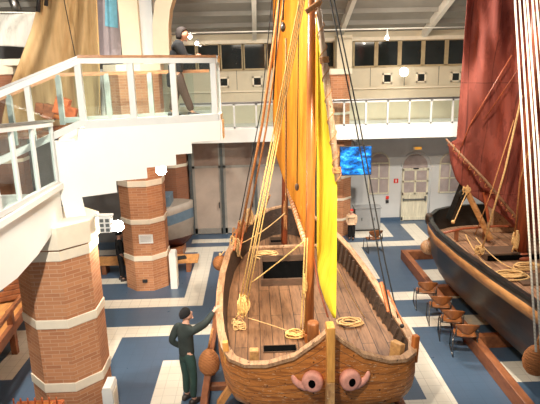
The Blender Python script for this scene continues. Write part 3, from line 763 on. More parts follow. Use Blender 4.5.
# frames on the inner right bulwark
for i in range(18):
    y = 7.9+i*.28
    for s in ((1,) if i < 15 else (1,)):
        h = interp(TA, y)
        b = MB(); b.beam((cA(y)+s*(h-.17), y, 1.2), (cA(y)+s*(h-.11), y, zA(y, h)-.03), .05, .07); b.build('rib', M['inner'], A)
# sterndeck beam / transverse
b = MB(); b.bx(-.20, 1.6, 12.95, 13.05, 1.20, 1.27, bev=.02); b.build('stern_beam', M['cap'], A)
# stem post
b = MB(); b.bx(.93, 1.045, 6.78, 7.0, 1.3, 2.16, bev=.015); b.build('stem_head', M['stemw'], A)
b = MB(); b.bx(.93, 1.045, 6.78, 6.97, .3, 1.3, bev=.012); b.build('stem_post', M['stemlow'], A)
# bollard and timberheads
b = MB(); b.lathe([(.085, 1.05), (.088, 1.8), (.092, 1.92), (.08, 1.95)], (.80, 7.40, 0), 18); b.build('bitt', M['chairw'], A)
def thead(x, y, z0, z1, wd, dp, tilt=0, mat='postw', rz=0):
    b = MB(); b.box((x, y, (z0+z1)/2), (wd, dp, z1-z0), ry=tilt, rz=rz, bev=.012); b.build('timberhead', M[mat], A)
thead(-.10, 7.42, 1.1, 1.52, .14, .12, .0); thead(-.53, 7.62, 1.1, 1.56, .09, .09, -.08, 'stemw')
thead(2.12, 7.52, 1.15, 1.49, .12, .20, .12, 'postw', .6); thead(2.40, 7.52, 1.15, 1.60, .09, .10, .05, 'mastw', .3)
# hatches
def coaming(x0, x1, y0, y1, h, name='hatch', fr=.05):
    b = MB(); z = 1.20
    b.bx(x0-fr, x1+fr, y0-fr, y0, z, z+h).bx(x0-fr, x1+fr, y1, y1+fr, z, z+h).bx(x0-fr, x0, y0, y1, z, z+h).bx(x1, x1+fr, y0, y1, z, z+h)
    hh = b.build(name, M['darkw'], A)
    b = MB(); b.bx(x0, x1, y0, y1, z+.002, z+.012); b.build('dark_plate', M['flatblack'], hh)  # black plate carries the hold's shade in its colour; no hole is cut
coaming(.10, 1.12, 10.62, 12.0, .15)
coaming(.05, .58, 7.86, 8.06, .02, 'deck_scuttle', .01); coaming(1.12, 1.42, 7.75, 8.1, .02, 'deck_scuttle', .01)
coaming(.34, .74, 13.2, 13.6, .09, 'small_hatch', .03)
# eyes
def eye(cx, cz, s, y):
    # comma-shaped relief: disc plus tail, slightly domed, following the bow
    n = 22; outl = []
    for k in range(n):
        a = 2*math.pi*k/n + .1
        outl.append((math.cos(a)*.155, math.sin(a)*.16))
    rings = []
    nrm = Vector((s*.25, -1, 0)).normalized(); tx = Vector((1, s*.25, 0)).normalized()
    def P(u, v, d): return Vector((cx, y, cz)) + tx*u + Vector((0, 0, 1))*v + nrm*d
    b = MB()
    for d, k in ((-.06, 1.0), (.04, 1.0), (.065, .9), (.075, .7), (.075, .0)):
        rings.append([P(u*k, v*k, d) for u, v in outl])
    b.loft(rings)
    tail = [(.02, -.085, .08), (.12, -.095, .075), (.20, -.075, .062), (.26, -.02, .052), (.285, .04, .042), (.29, .085, .02)]
    tr = []
    for u, v, r_ in tail:
        tr.append([P(s*u + math.cos(q)*r_*(1 if True else 0), v + math.sin(q)*r_, 0) + nrm*(.03) for q in [2*math.pi*k/10 for k in range(10)]])
    pts = [P(s*u, v, -.012) for u, v, _ in tail]
    b.tube(pts, [q[2] for q in tail], 10)
    e = b.build('painted_eye', M['pink'], A)
    b = MB(); rr = []
    for d, k in ((.05, 1), (.08, 1), (.083, .6), (.083, 0)):
        rr.append([P(math.cos(2*math.pi*i/14)*.052*k, math.sin(2*math.pi*i/14)*.066*k, d) for i in range(14)])
    b.loft(rr); b.build('pupil', M['flatblack'], e)
eye(.74, 1.25, -1, 6.93); eye(1.285, 1.25, 1, 6.93)
# masts
mb, mt_ = Vector((.82, 8.2, 1.05)), at(312, -30, 8.2)
b = MB(); b.tube([mb, mb.lerp(mt_, .4), mt_], [.078, .072, .058], 14); b.build('foremast', M['mastw'], A)
b = MB(); b.box((mb.x+.05, mb.y+.05, 1.27), (.26, .24, .16), bev=.015); b.build('mast_step', M['mastw'], A)
m2b = Vector(at(284, 242, 13.2)); m2b.z = 1.05; m2t = at(288, -30, 13.2)
b = MB(); b.tube([m2b, m2t], [.085, .07], 12); b.build('aft_mast', M['mastB'], A)
# orange sail
Lx = [(-40, 273), (120, 273), (152, 275), (178, 283), (192, 289), (239, 305), (246, 308)]
Rx = [(-40, 319), (100, 318), (246, 312)]
rows = []
N = 64
for i in range(44):
    py = -40 + 286*i/43; l, r = interp(Lx, py), interp(Rx, py); row = []
    for j in range(N+1):
        u = j/N; px = l+(r-l)*u
        Y = 14.1 + (9.2-14.1)*(px-273)/46
        row.append(at(px, py, Y + .10*math.sin(px*.75+.8*math.sin(py*.02)) + .025*math.sin(px*1.7+1+py*.01)))
    rows.append(row)
b = MB(); b.grid(rows); b.build('orange_sail', M['sailA'], A, .008)
# yellow sail
Lx = [(22, 317), (250, 317), (270, 317.5), (285, 320), (300, 325), (318, 333.5)]
Rx = [(22, 317.4), (60, 322), (150, 333), (180, 337), (318, 336)]
rows = []
for i in range(50):
    py = 22 + 296*i/49; l, r = interp(Lx, py), interp(Rx, py); row = []
    for j in range(17):
        u = j/16; px = l+(r-l)*u
        Yl = interp([(22, 8.33), (250, 8.33), (318, 7.15)], py); Yr = interp([(22, 8.0), (180, 7.72), (318, 7.1)], py)
        row.append(at(px, py, Yl+(Yr-Yl)*u + .012*math.sin(px*.7+py*.02)*min(1, (r-l)/8) - .10*math.sin(u*math.pi)*min(1, (r-l)/12)))
    rows.append(row)
b = MB(); b.grid(rows); b.build('yellow_sail', M['sailY'], A, .008)
# yard with rope wraps
y0, y1 = at(316, -12, 7.95), at(338, 181, 7.66)
b = MB(); b.tube([y0, y0.lerp(y1, .5), y1], [.035, .05, .045], 12); yd = b.build('yard', M['yardw'], A)
b = MB(); d = (y1-y0); L = d.length; dn = d.normalized(); a = dn.orthogonal().normalized(); c = dn.cross(a)
pts = []
for k in range(520):
    t_ = k/519; rr = .056 + .002*math.sin(k); an = t_*2*math.pi*9
    pts.append(y0 + d*t_ + (a*math.cos(an)+c*math.sin(an))*rr)
b.tube(pts, .008, 5)
for t_ in (.35, .93):
    for q in range(4):
        p = y0+d*(t_+q*.008); b.tube([p+(a*math.cos(2*math.pi*k/12)+c*math.sin(2*math.pi*k/12))*.058 for k in range(13)], .012, 5)
b.build('lashing', M['ropeb'], yd)
# boom of the orange sail
p0, p1 = at(287, 186, 13.0), at(307, 248, 9.5)
b = MB(); b.tube([p0, p1], [.04, .045], 10); bo = b.build('boom', M['yardw'], A)
b = MB(); d = p1-p0; dn = d.normalized(); a = dn.orthogonal().normalized(); c = dn.cross(a)
b.tube([p0+d*(k/399)+(a*math.cos(k/399*2*math.pi*22)+c*math.sin(k/399*2*math.pi*22))*.05 for k in range(400)], .010, 5); b.build('lashing', M['ropeb'], bo)
# rigging
def sag(a, b_, s=.05, n=10):
    a = Vector(a); b_ = Vector(b_)
    return [a.lerp(b_, i/n) - Vector((0, 0, s*4*(i/n)*(1-i/n))) for i in range(n+1)]
def rope(pts, r, mat='rope', name='rope', parent=None, n=6):
    b = MB(); b.tube(pts, r, n); return b.build(name, M[mat], parent or A)
# falls: bundle from masthead to left bulwark
for i in range(4):
    a_ = at(303.5+i*1.6, -20, 8.5); c_ = at(238+i*2.4, 310+(i % 2)*4, 8.7)
    rope([a_, c_], .011, 'ropel', 'halyard')
def hank(c, sx, sz, r, mat, n=6, name='rope_hank', parent=None, flat=False, seed=1):
    rnd = random.Random(seed); b = MB(); c = Vector(c); r = r*.72
    for i in range(int(n*1.7)):
        a0 = rnd.uniform(0, 6); rx = sx*rnd.uniform(.3, .8); rz = sz*rnd.uniform(.4, .9)
        o_ = Vector((rnd.uniform(-.5, .5)*sx, rnd.uniform(-.5, .5)*sx, rnd.uniform(-.35, .3)*sz)); yaw = rnd.uniform(0, 3.1)
        pts = []
        for k in range(25):
            an = a0+2*math.pi*k/20; v = math.cos(an)*rx
            pts.append(c+o_+Vector((v*math.cos(yaw), v*math.sin(yaw)*.6, math.sin(an)*rz + .15*sx*math.sin(3*an+i))))
        b.tube(pts, r, 5)
    for i in range(3):                     # loose tails
        x = rnd.uniform(-.5, .5)*sx
        b.tube([c+Vector((x, 0, -.3*sz)), c+Vector((x*1.4, .02, -.9*sz)), c+Vector((x*2, .03, -1.25*sz))], r, 5)
    return b, mat, name
def put(h, parent=None): return h[0].build(h[2], M[h[1]], parent or A)
put(hank(at(242, 306, 8.65), .13, .20, .013, 'ropel', 12, seed=3))
put(hank(at(238, 325, 8.7), .14, .10, .014, 'rope', 8, seed=8))
put(hank(at(236, 247, 12.0), .14, .24, .020, 'rope', 8, seed=4))
put(hank(at(249, 215, 13.0), .14, .22, .018, 'rope', 6, seed=44))
put(hank(at(237, 235, 12.4), .13, .15, .02, 'ropeb', 8, seed=5))
put(hank(at(241, 228, 12.7), .10, .2, .014, 'rope', 5, seed=15))
# left shrouds
rope([at(281, -10, 9.8), at(262, 125, 11.2), at(238, 246, 12.1)], .028, 'ropeb', 'shroud')
rope([at(284, 0, 9.8), at(266, 130, 11.2), at(246, 232, 12.3)], .02, 'ropeb', 'shroud')
for dx in (0, 4): rope([at(272+dx, 0, 12.5), at(261+dx, 110, 12.6), at(238+dx, 228, 12.7)], .012, 'roped', 'shroud')
for dx in (0, 6): rope([at(239+dx, 222, 12.7), at(234+dx, 250, 11.6)], .022, 'redw', 'tackle_block')
# diagonal sheets
rope(sag(at(242, 243, 12.0), at(285, 213, 12.9), .06), .014, 'rope', 'sheet')
rope(sag(at(252, 282, 10.1), at(305, 240, 9.6), .02), .013, 'ropel', 'sheet')
rope(sag(at(270, 195, 13.4), at(258, 222, 13.9), .02), .02, 'ropeb', 'sheet')
rope(sag(at(248, 318, 8.75), at(294, 333, 8.4), -.01) , .008, 'rope', 'sheet')
# black-and-ochre line in front of the orange sail with a block
rope([at(280, -10, 9.1), at(273, 100, 9.1)], .012, 'roped', 'line')
bp = at(283, 27, 9.0)
b = MB(); b.ball(bp, .07, 12, (.6, .5, 1.1)); bl = b.build('pulley_block', M['darkw'], A)
b = MB(); b.ball(bp+Vector((0, -.03, -.0)), .035, 10, (.9, .6, 1)); b.build('sheave', M['steel'], bl)
rope([at(284, -10, 9.0), at(283, 20, 9.0)], .012, 'roped', 'line')
rope([at(286, 38, 9.0), at(286, 215, 9.2)], .016, 'ropeb', 'line')
bp = at(297, 187, 9.0); b = MB(); b.ball(bp, .06, 12, (.6, .5, 1.1)); b.build('pulley_block', M['darkw'], A)
rope([at(299, -5, 8.9), bp], .008, 'roped', 'line'); 
# rope down the foremast foot
for dx in (0, 2.5): rope(sag(at(305+dx, 238, 8.1), at(301+dx*1.2, 330, 8.25), 0), .012, 'ropel', 'line')
put(hank(at(305, 285, 8.1), .035, .22, .010, 'ropel', 5, seed=9))
put(hank(at(285, 215, 13.0), .05, .32, .018, 'ropeb', 5, seed=10))
rope([at(314, 258, 8.2), at(318, 285, 7.9), at(328, 317, 7.3)], .014, 'mastB', 'luff_line')
rope(sag(at(337, 268, 7.6), at(365, 318, 8.9), .05), .008, 'rope', 'sheet')
# blocks at masthead
rope(sag(at(306, 12, 7.9), at(320, 2, 7.9), 0), .04, 'ropeb', 'parrel')
# right shrouds and tackle
for dx, tx in ((0, 392), (4, 398)):
    rope([at(328+dx, -10, 8.5), at(355+dx, 120, 8.5), at(380+dx*1.3, 262, 8.4), at(tx, 318, 7.9)], .011, 'roped', 'shroud')
b = MB(); b.beam(at(381, 282, 8.3), at(389, 312, 8.0), .06, .05, bev=.01); tk = b.build('tackle_block', M['redw'], A)
rope([at(384, 285, 8.3), at(402, 322, 7.75)], .011, 'redw', 'tackle_line'); rope([at(388, 290, 8.2), at(403, 324, 7.75)], .011, 'redw', 'tackle_line')
b = MB(); b.ball(at(402, 326, 7.7), .035, 10); b.build('deadeye', M['black'], A)
# coils lying on deck (things of their own)
def coil(c, r, turns, rr, mat, label, seed=1, sq=1.0):
    rnd = random.Random(seed); b = MB(); pts = []; c = Vector(c)
    ox_ = [rnd.uniform(-.22, .22)*r for _ in range(turns)]; oy_ = [rnd.uniform(-.2, .2)*r for _ in range(turns)]
    for k in range(turns*18):
        an = 2*math.pi*k/18; q = r*(1-.35*((k//18) % 3)/3) + rnd.uniform(-.02, .02)*r*3
        pts.append(c+Vector((math.cos(an)*q+ox_[k//18], math.sin(an)*q*sq+oy_[k//18], rr + (k/(turns*18))*turns*rr*.9 + rnd.uniform(0, rr*.6))))
    b.tube(pts, rr, 6)
    tag(b.build('rope_coil', M[mat]), label, 'rope', 'rope coils lying on the decks')
coil((.60, 8.36, 1.205), .15, 7, .013, 'ropel', 'golden rope coil on deck at the foot of the foremast', 1, .8)
coil((1.60, 8.72, 1.205), .20, 5, .014, 'rope', 'rope coil on the foremost boat deck, right of the yellow sail', 2, .7)
coil((.22, 12.35, 1.205), .26, 6, .018, 'rope', 'rope coil on the foremost boat deck behind the large hatch', 3, .6)
rope(sag(atz(365, 318, 1.2), atz(376, 328, 1.1), 0), .008, 'rope', 'sheet')
# fenders
def fender(c, r, sc, mat, label, top, name='ball_fender', grp='fenders hanging on the hulls'):
    c = Vector(c); t = thing(name, label, 'fender', c, grp)
    b = MB(); b.ball(c, r, 18, sc); b.build('body', M[mat], t)
    b = MB(); b.tube([c+Vector((0, 0, r*sc[2]*.9)), Vector(top)], .012, 6); b.build('lanyard', M['rope'], t)
    b = MB(); b.lathe([(.02, 0), (.035, .02), (.03, .06), (.015, .08)], c+Vector((0, 0, r*sc[2]*.93)), 10); b.build('knot', M['rope'], t)
def pear(c, label, top):
    c = Vector(c); t = thing('wicker_fender', label, 'fender', c, 'fenders hanging on the hulls')
    prof = [(.02, -.22), (.10, -.20), (.155, -.12), (.175, -.02), (.16, .08), (.11, .17), (.06, .22), (.03, .26)]
    b = MB(); b.lathe(prof, c, 20); b.build('body', M['wicker'], t)
    b = MB()
    for i in range(12):
        z = -.19+i*.035; r_ = interp([(p[1], p[0]) for p in prof], z)+.004
        b.tube([c+Vector((r_*math.cos(2*math.pi*k/20), r_*math.sin(2*math.pi*k/20), z)) for k in range(21)], .009, 5)
    b.build('woven_ring', M['wicker'], t)
    b = MB(); b.tube([c+Vector((0, 0, .25)), Vector(top)], .02, 6); b.build('lanyard', M['ropeb'], t)
    return t
pear((-.89, 8.35, .78), 'brown wicker pear-shaped fender hanging beside the standing man', (-.80, 8.3, 1.43))
q = at(220.5, 263, 11.7)
fender(q, .18, (1, 1, 1), 'wicker', 'brown ball fender on the foremost boat left side', (q.x+.1, 11.7, 1.62))
# supports under boat A
t = thing('hull_cradle', 'brown timber cradle under the foremost boat', 'cradle', (.8, 9.5, 0))
for x in (-.98, .2, 1.4, 2.3):
    b = MB(); b.bx(x-.06, x+.06, 6.9, 13.4, .10, .26, bev=.01); b.build('runner', M['brownw'], t)
for y in (7.4, 8.75, 11, 13):
    b = MB(); b.bx(-1.05, 2.45, y-.07, y+.07, 0, .10, bev=.01); b.build('cross_beam', M['brownw'], t)
for x, s in ((-.72, 1), (2.15, -1)):
    for y in (8.0, 10.2, 12):
        b = MB(); b.beam((x, y, .2), (x+s*.28, y, .62), .14, .1); b.build('chock', M['platw'], t)

# ------------------------------------------------------------------ boat B (right, dark hull, red sail)
cxB = 5.95
TB = [(4.2, 0), (4.35, .5), (4.7, .95), (5.4, 1.4), (6.3, 1.42), (7.4, 1.47), (8.2, 1.54), (9.2, 1.64), (10.5, 1.74), (11.8, 1.79), (12.5, 1.73), (13.0, 1.6), (13.4, 1.3), (13.62, .9), (13.72, .4), (13.74, 0)]
B = thing('sailing_barge', 'black hulled wooden boat with tan strake and dark red sail', 'boat', (cxB, 10, 0))
def zB(y): return interp([(4.2, 2.3), (7, 1.92), (10, 1.86), (12, 1.88), (13.8, 1.98)], y)
def ringB(k, i0, i1, dz=None, z=None):
    tab = shrink(TB, k, i0, i1, 0) if not isinstance(k, list) else k
    p = [Vector((cxB+h, y, 0)) for y, h in tab] + [Vector((cxB-h, y, 0)) for y, h in tab[-2:0:-1]]
    for v in p: v.z = z if z is not None else zB(v.y)+dz
    return p
b = MB()
b.loft([ringB(1, 0, 0, 0), ringB(1.0, 0, 0, -.09), ringB(1.018, -.02, -.02, -.10), ringB(1.02, -.02, -.02, -.30), ringB(1.0, 0, 0, -.31), ringB(.97, .05, .1, z=1.1), ringB(.88, .3, .3, z=.7), ringB(.7, .7, .8, z=.42), ringB(.4, 1.2, 1.5, z=.34)], cap0=False,
       mfun=lambda i, j: 1 if i in (2,) else 0)
b.build('hull', [M['hullB'], M['strakeB']], B)
insB = inset(TB, .08); insB2 = inset(TB, .13)
b = MB()
b.loft([ringB(inset(TB, -.015), 0, 0, -.03), ringB(inset(TB, -.015), 0, 0, .03), ringB(insB, 0, 0, .03), ringB(insB, 0, 0, -.04)], cap0=False, cap1=False, smooth=False); b.build('cap_rail', M['hullB'], B)
b = MB(); b.loft([ringB(insB, 0, 0, 0), ringB(insB2, 0, 0, z=1.44)], cap0=False, cap1=False); b.build('bulwark', M['hullB'], B)
b = MB(); b.face([b.b.verts.new(p) for p in ringB(insB2, 0, 0, z=1.46)]); bmesh.ops.triangulate(b.b, faces=b.b.faces[:]); b.build('deck', M['deckB'], B)
# low cross rail
b = MB(); b.tube([(4.35, 12.2, 1.70), (5.0, 12.45, 1.74), (5.9, 12.5, 1.76), (7.2, 12.3, 1.74)], .03, 8); b.build('cross_rail', M['mastB'], B)
for x in (4.85, 5.55, 6.4):
    b = MB(); b.bx(x-.04, x+.04, 12.38, 12.46, 1.46, 1.74); b.build('rail_post', M['brownw'], B)
# hatch and stern locker
b = MB(); b.bx(4.95, 6.4, 10.95, 11.45, 1.46, 1.62, bev=.01); h_ = b.build('hatch', M['darkw'], B)
b = MB(); b.bx(5.0, 6.35, 10.9, 10.96, 1.48, 1.58); b.build('dark_plate', M['flatblack'], h_)  # shade of the hatch mouth painted as a black strip
b = MB(); b.bx(5.1, 6.3, 9.55, 10.1, 1.46, 1.5); h_ = b.build('hatch_lid', M['darkw'], B)
b = MB(); b.bx(5.95, 6.7, 12.9, 13.25, 1.46, 2.15, bev=.02); b.build('stern_locker', M['cap'], B)
# rudder stock, tiller
b = MB(); b.beam(at(450, 219, 13.2), at(464, 184, 12.9), .17, .17, bev=.02); b.build('rudder_stock', M['hullB'], B)
b = MB(); b.beam(at(465, 188, 12.75), atz(491, 240, 1.56), .09, .12, bev=.015); b.build('tiller', M['strakeB'], B)
b = MB(); b.beam(at(484, 192, 12.6), atz(489, 222, 1.9), .06, .06, bev=.01); b.build('crutch', M['mastB'], B)
put(hank(at(464, 194, 12.7), .11, .13, .018, 'roped', 6, seed=21), B); put(hank(at(466, 190, 12.6), .09, .1, .014, 'rope', 5, seed=22), B)
rope(sag(at(467, 192, 12.6), at(454, 222, 12.4), 0), .014, 'rope', 'sheet', B)
b = MB(); b.ball(at(453, 222, 12.4), .05, 10); b.build('pulley_block', M['rope'], B)
# mast
Bm = Vector((5.80, 11.1, 1.46)); Bt = at(541, -40, 11.1)
b = MB(); b.tube([Bm, Bm.lerp(Bt, .5), Bt], [.14, .12, .11], 16); b.build('mast', M['mastB'], B)
b = MB(); b.lathe([(.24, 0), (.24, .06), (.19, .1), (.17, .16)], Bm, 14); b.build('mast_collar', M['mastB'], B)
# red sail
Lx = [(-40, 469), (0, 467), (140, 456.5), (143, 448), (150, 449), (164, 451), (180, 456), (193, 468), (204, 485), (218, 505), (238, 524)]
rows = []
for i in range(60):
    py = -40+278*i/59; l = interp(Lx, py); row = []
    for j in range(40):
        u = j/39; px = l+(575-l)*u; Y = 13.0-1.5*(px-450)/120
        row.append(at(px, py, Y + .10*math.sin(px*.16+py*.035) + .05*math.sin(px*.35-py*.02)))
    rows.append(row)
b = MB(); b.grid(rows); b.build('red_sail', M['sailR'], B, .01)
b = MB(); b.tube([at(446, 139, 12.75), at(485, 180, 12.2), at(540, 246, 11.6)], [.025, .035, .035], 10); bm_ = b.build('boom', M['boomw'], B)
b = MB(); p0, p1 = at(449, 143, 12.7), at(535, 240, 11.65); d = p1-p0; dn = d.normalized(); a = dn.orthogonal().normalized(); c = dn.cross(a)
b.tube([p0+d*(k/499)+(a*math.cos(k/499*2*math.pi*16)+c*math.sin(k/499*2*math.pi*16))*.055 for k in range(500)], .009, 5); b.build('lashing', M['ropeb'], bm_)
# seams and lines on sail
rope([at(512, 55, 11.9), at(470, 125, 12.5), at(458, 155, 12.7)], .015, 'mastB', 'brail', B)
rope([at(528, 55, 11.7), at(484, 120, 12.3)], .013, 'mastB', 'brail', B)
rope([at(522, 95, 10.6), at(505, 170, 10.8), at(480, 256, 10.9)], .02, 'rope', 'sheet', B)
rope([at(514, 120, 11.2), at(492, 190, 11.3), at(475, 235, 11.6)], .011, 'ropeb', 'sheet', B)
rope([at(536, 125, 10.4), at(520, 180, 10.6), at(515, 232, 10.7)], .015, 'ropeb', 'sheet', B)
put(hank(at(516, 240, 10.8), .07, .22, .018, 'rope', 7, seed=31), B)
put(hank(at(479, 250, 10.9), .12, .10, .016, 'rope', 7, seed=32), B)
for i in range(7):
    a_ = at((514, 518.5, 523, 526, 531, 535, 539)[i], -15, 9.3); c_ = at((536, 541, 546, 549, 555, 560, 566)[i], 352-i*3, 6.9)
    m_ = a_.lerp(c_, .5)+Vector((.01*i, 0, 0))
    rope([a_, m_, c_], .016, 'ropew', 'white_shroud', B, 8)
b = MB(); b.ball(at(537, 18, 9.3), .1, 12, (.7, .7, 1.2)); b.build('pulley_block', M['darkw'], B)
coil((5.05, 9.95, 1.465), .34, 6, .018, 'rope', 'big tan rope coil on black boat deck before the mast', 12, .5)
coil((5.6, 10.45, 1.465), .25, 5, .016, 'rope', 'smaller rope coil against the red boat mast foot', 13, .6)
rope(sag((4.7, 11.5, 1.9), (4.85, 10.4, 1.5), .1), .012, 'rope', 'sheet', B); rope(sag((4.9, 11.4, 1.85), (5.3, 10.3, 1.5), .1), .012, 'rope', 'sheet', B)
b = MB(); q = at(429, 219, 12.9); b.lathe([(.07, -.12), (.09, -.05), (.09, .08), (.07, .14)], q, 12); b.build('fairlead', M['inner'], B)
fender(at(428.7, 247, 12.9), .20, (1.05, 1, .95), 'cap', 'round tan ball fender at the tip of the black hull', (4.45, 13.0, 1.7))
pear((4.12, 7.15, 1.32), 'brown wicker fender hanging on the black hull at right edge', (4.2, 7.2, 1.85))
# cradle B
t = thing('timber_cradle', 'brown timber floor frame beneath the black hulled boat', 'cradle', (5.9, 10, 0))
for x in (4.35, 7.5):
    b = MB(); b.bx(x-.08, x+.08, 4.5, 15.15, 0, .28, bev=.012); b.build('side_beam', M['brownw'], t)
for y in (15.08, 12.45, 9.9, 7.3, 5):
    b = MB(); b.bx(4.43, 7.42, y-.08, y+.08, 0, .27, bev=.01); b.build('cross_beam', M['brownw'], t)
for y in (12.45, 9.9, 7.3, 5.5):
    b = MB(); b.bx(5.0, 6.9, y-.12, y+.12, .27, .42 if y > 6 else .4); b.build('keel_block', M['brownw'], t)

# ------------------------------------------------------------------ boat C (far left) and its tan sail
C = thing('striped_boat', 'small off white boat with blue stripe and dark red bottom behind middle column', 'boat', (-3, 16.2, 0))
TC = [(0, 0), (.12, .14), (.32, .36), (.62, .6), (1.0, .76), (1.4, .8), (1.75, .6), (2.0, .3), (2.1, 0)]   # distance from stern, half beam
def ringC(k, i0, z, sh=0):
    p = [Vector((-1.95-i0-d_*(1-.03*i0), 16.2-h*k, z+sh*.14*(.6-d_))) for d_, h in TC] + [Vector((-1.95-i0-d_*(1-.03*i0), 16.2+h*k, z+sh*.14*(.6-d_))) for d_, h in TC[-2:0:-1]]
    return p
b = MB(); b.loft([ringC(1, 0, 1.66, 1), ringC(1, .0, 1.42, 1), ringC(.99, .0, 1.12, 1), ringC(.9, .05, .64, 0), ringC(.6, .22, .42, 0), ringC(.2, .45, .25, 0)], cap0=True, mfun=lambda i, j: (0, 1, 0, 2, 2)[i] if i < 5 else 2)
b.build('hull', [M['hullW'], M['hullBl'], M['hullR']], C)
b = MB(); b.bx(-3.3, -2.6, 15.8, 16.6, 1.6, 1.95, bev=.02); b.build('cabin', M['hullBl'], C)
t = thing('boat_platform', 'long orange wooden platform under the striped boat', 'platform', (-4, 14.8, 0))
b = MB(); b.bx(-6.5, -1.72, 14.56, 15.1, .28, .38, bev=.01); b.build('board', M['platw'], t)
for x in (-6.2, -4.4, -2.0):
    b = MB(); b.bx(x-.06, x+.06, 14.6, 15.0, 0, .28); b.build('foot', M['brownw'], t)
b = MB(); q = at(180, 246, 14.7); b.box((q.x, 14.7, .41), (.3, .2, .05), rz=.4, bev=.01); tag(b.build('black_tray', M['black']), 'small black tray lying on the orange platform', 'tray')
b = MB(); b.bx(-3.7, -2.3, 15.8, 16.6, 0, .26, bev=.01); tag(b.build('keel_plinth', M['brownw']), 'dark brown plinth carrying the striped boat', 'plinth')
# tan sail
T = thing('tan_sail_rig', 'large tan sail hanging in folds beyond the stair', 'sail', (-5, 14.6, 4.6))
Lx = [(-30, 42), (0, 39), (30, 31), (60, 20), (90, 8), (120, 2), (140, 0)]; Rx = [(-30, 97), (0, 96), (60, 98), (140, 103)]
rows = []
for i in range(40):
    py = -30+160*i/39; l, r = interp(Lx, py), interp(Rx, py); row = []
    for j in range(70):
        u = j/69; px = l+(r-l)*u
        row.append(at(px, py, 14.3 + .16*math.sin(u*9+1.6*u*u*3+.5*math.sin(py*.03)) * (0.5+.5*(py+30)/160) + .04*math.sin(u*27+2+py*.02)))
    rows.append(row)
b = MB(); b.grid(rows); b.build('sail', M['sailT'], T, .008)
for x_, xx in ((40, 38), (48, 46)):
    b = MB(); b.tube([at(x_, -20, 14.0), at(xx, 6 if x_ > 44 else 12, 14.0)], .05, 8); b.build('spar', M['black'], T)
b = MB(); b.tube([at(62, -10, 13.9), at(76, 60, 13.9), at(82, 100, 13.9)], .012, 6); b.build('brail', M['roped'], T)
b = MB(); b.tube([at(96, -10, 14.0), at(99, 60, 13.95), at(100, 125, 13.9)], .02, 6); b.build('leech_rope', M['rope'], T)
b = MB(); b.tube([at(-5, 133, 14.2), at(106, 124, 14.2)], .06, 10); b.build('spar', M['mastw'], T)
# wooden tackle gear under it
t = thing('wooden_windlass', 'orange brown wooden winch gear behind the stair glass', 'winch', at(58, 128, 13.2))
for (x_, y_, s_) in ((50, 112, .22), (62, 106, .25), (71, 114, .2), (40, 108, .15)):
    b = MB(); b.box(at(x_, y_, 13.3), (s_*1.3, s_, s_*1.6), ry=.3*s_*5, bev=.02); b.build('frame_block', M['brownw' if x_ < 61 else 'orangew'], t)
b = MB(); b.tube([at(40, 112, 13.3), at(78, 122, 13.2)], .07, 12); b.build('drum', M['mastw'], t)
b = MB(); b.tube([at(38, 134, 13.3), at(84, 134, 13.3)], .08, 8); b.build('base_beam', M['brownw'], t)
b = MB(); b.bx(-6.9, -4.55, 12.85, 13.75, 4.2, at(60, 136, 13.3).z); struct('trim_50', b, M['brownw'])
q = at(101, 95, 14.75); b = MB(); b.bx(q.x-.09, q.x+.09, 14.7, 14.85, 3.8, 5.7, bev=.01); struct('trim_51', b, M['white'])
# white net
N_ = thing('hanging_white_net', 'white net cloth hung from the roof at top left', 'net', at(20, 30, 15))
rows = []
for i in range(18):
    v = i/17; row = []
    yl = 13+v*33; ry = 14+v*32
    rx = 44 - 10*math.sin(v*math.pi)*1.0
    if v > .9: rx += 0
    for j in range(26):
        u = j/25; px = -14 + (rx+14)*u; py = (13+33*v) + (-1+5*v)*u - 3*math.sin(u*math.pi)*(v-.5)
        row.append(at(px, py, 15.0+.1*math.sin(u*9+v*3)))
    rows.append(row)
b = MB(); b.grid(rows); b.build('cloth', M['net'], N_, .006)
b = MB(); b.tube([at(-14, 12, 15), at(44, 13, 15)], .02, 6); b.build('edge_line', M['ropew'], N_)
b = MB(); b.tube([at(8, -12, 15.2), at(14, 2, 15.2), at(17, 11, 15.2)], .12, 12); tag(b.build('roof_pipe', M['steel']), 'short grey roof pipe above the white net', 'pipe')
# banner
m, nt, bs = nm('printed_banner'); f = noise(nt, coords(nt, (1, 1, .8)), 1.1, 4)
c = ramp(nt, f, [(.40, (.36, .31, .35)), (.56, (.46, .40, .44)), (.62, (.66, .60, .66)), (.7, (.42, .36, .40))]); nt.links.new(c, bs.inputs['Base Color'])
t = thing('hanging_banner', 'tall grey purple banner with a bright blue corner', 'banner', at(107, 58, 15.5))
pa = [at(92, -12, 14.9), at(122, -12, 14.9), at(121, 62, 14.9), at(94, 62, 14.9)]
b = MB(); b.prism(pa, (0, .02, 0)); b.build('print', m, t)
pa = [at(105, -12, 14.87), at(116, -12, 14.87), at(118, 28, 14.87), at(105, 26, 14.87)]
b = MB(); b.prism(pa, (0, .01, 0)); b.build('blue_corner', plain('sky_blue_print', (.22, .62, .85), .6), t)
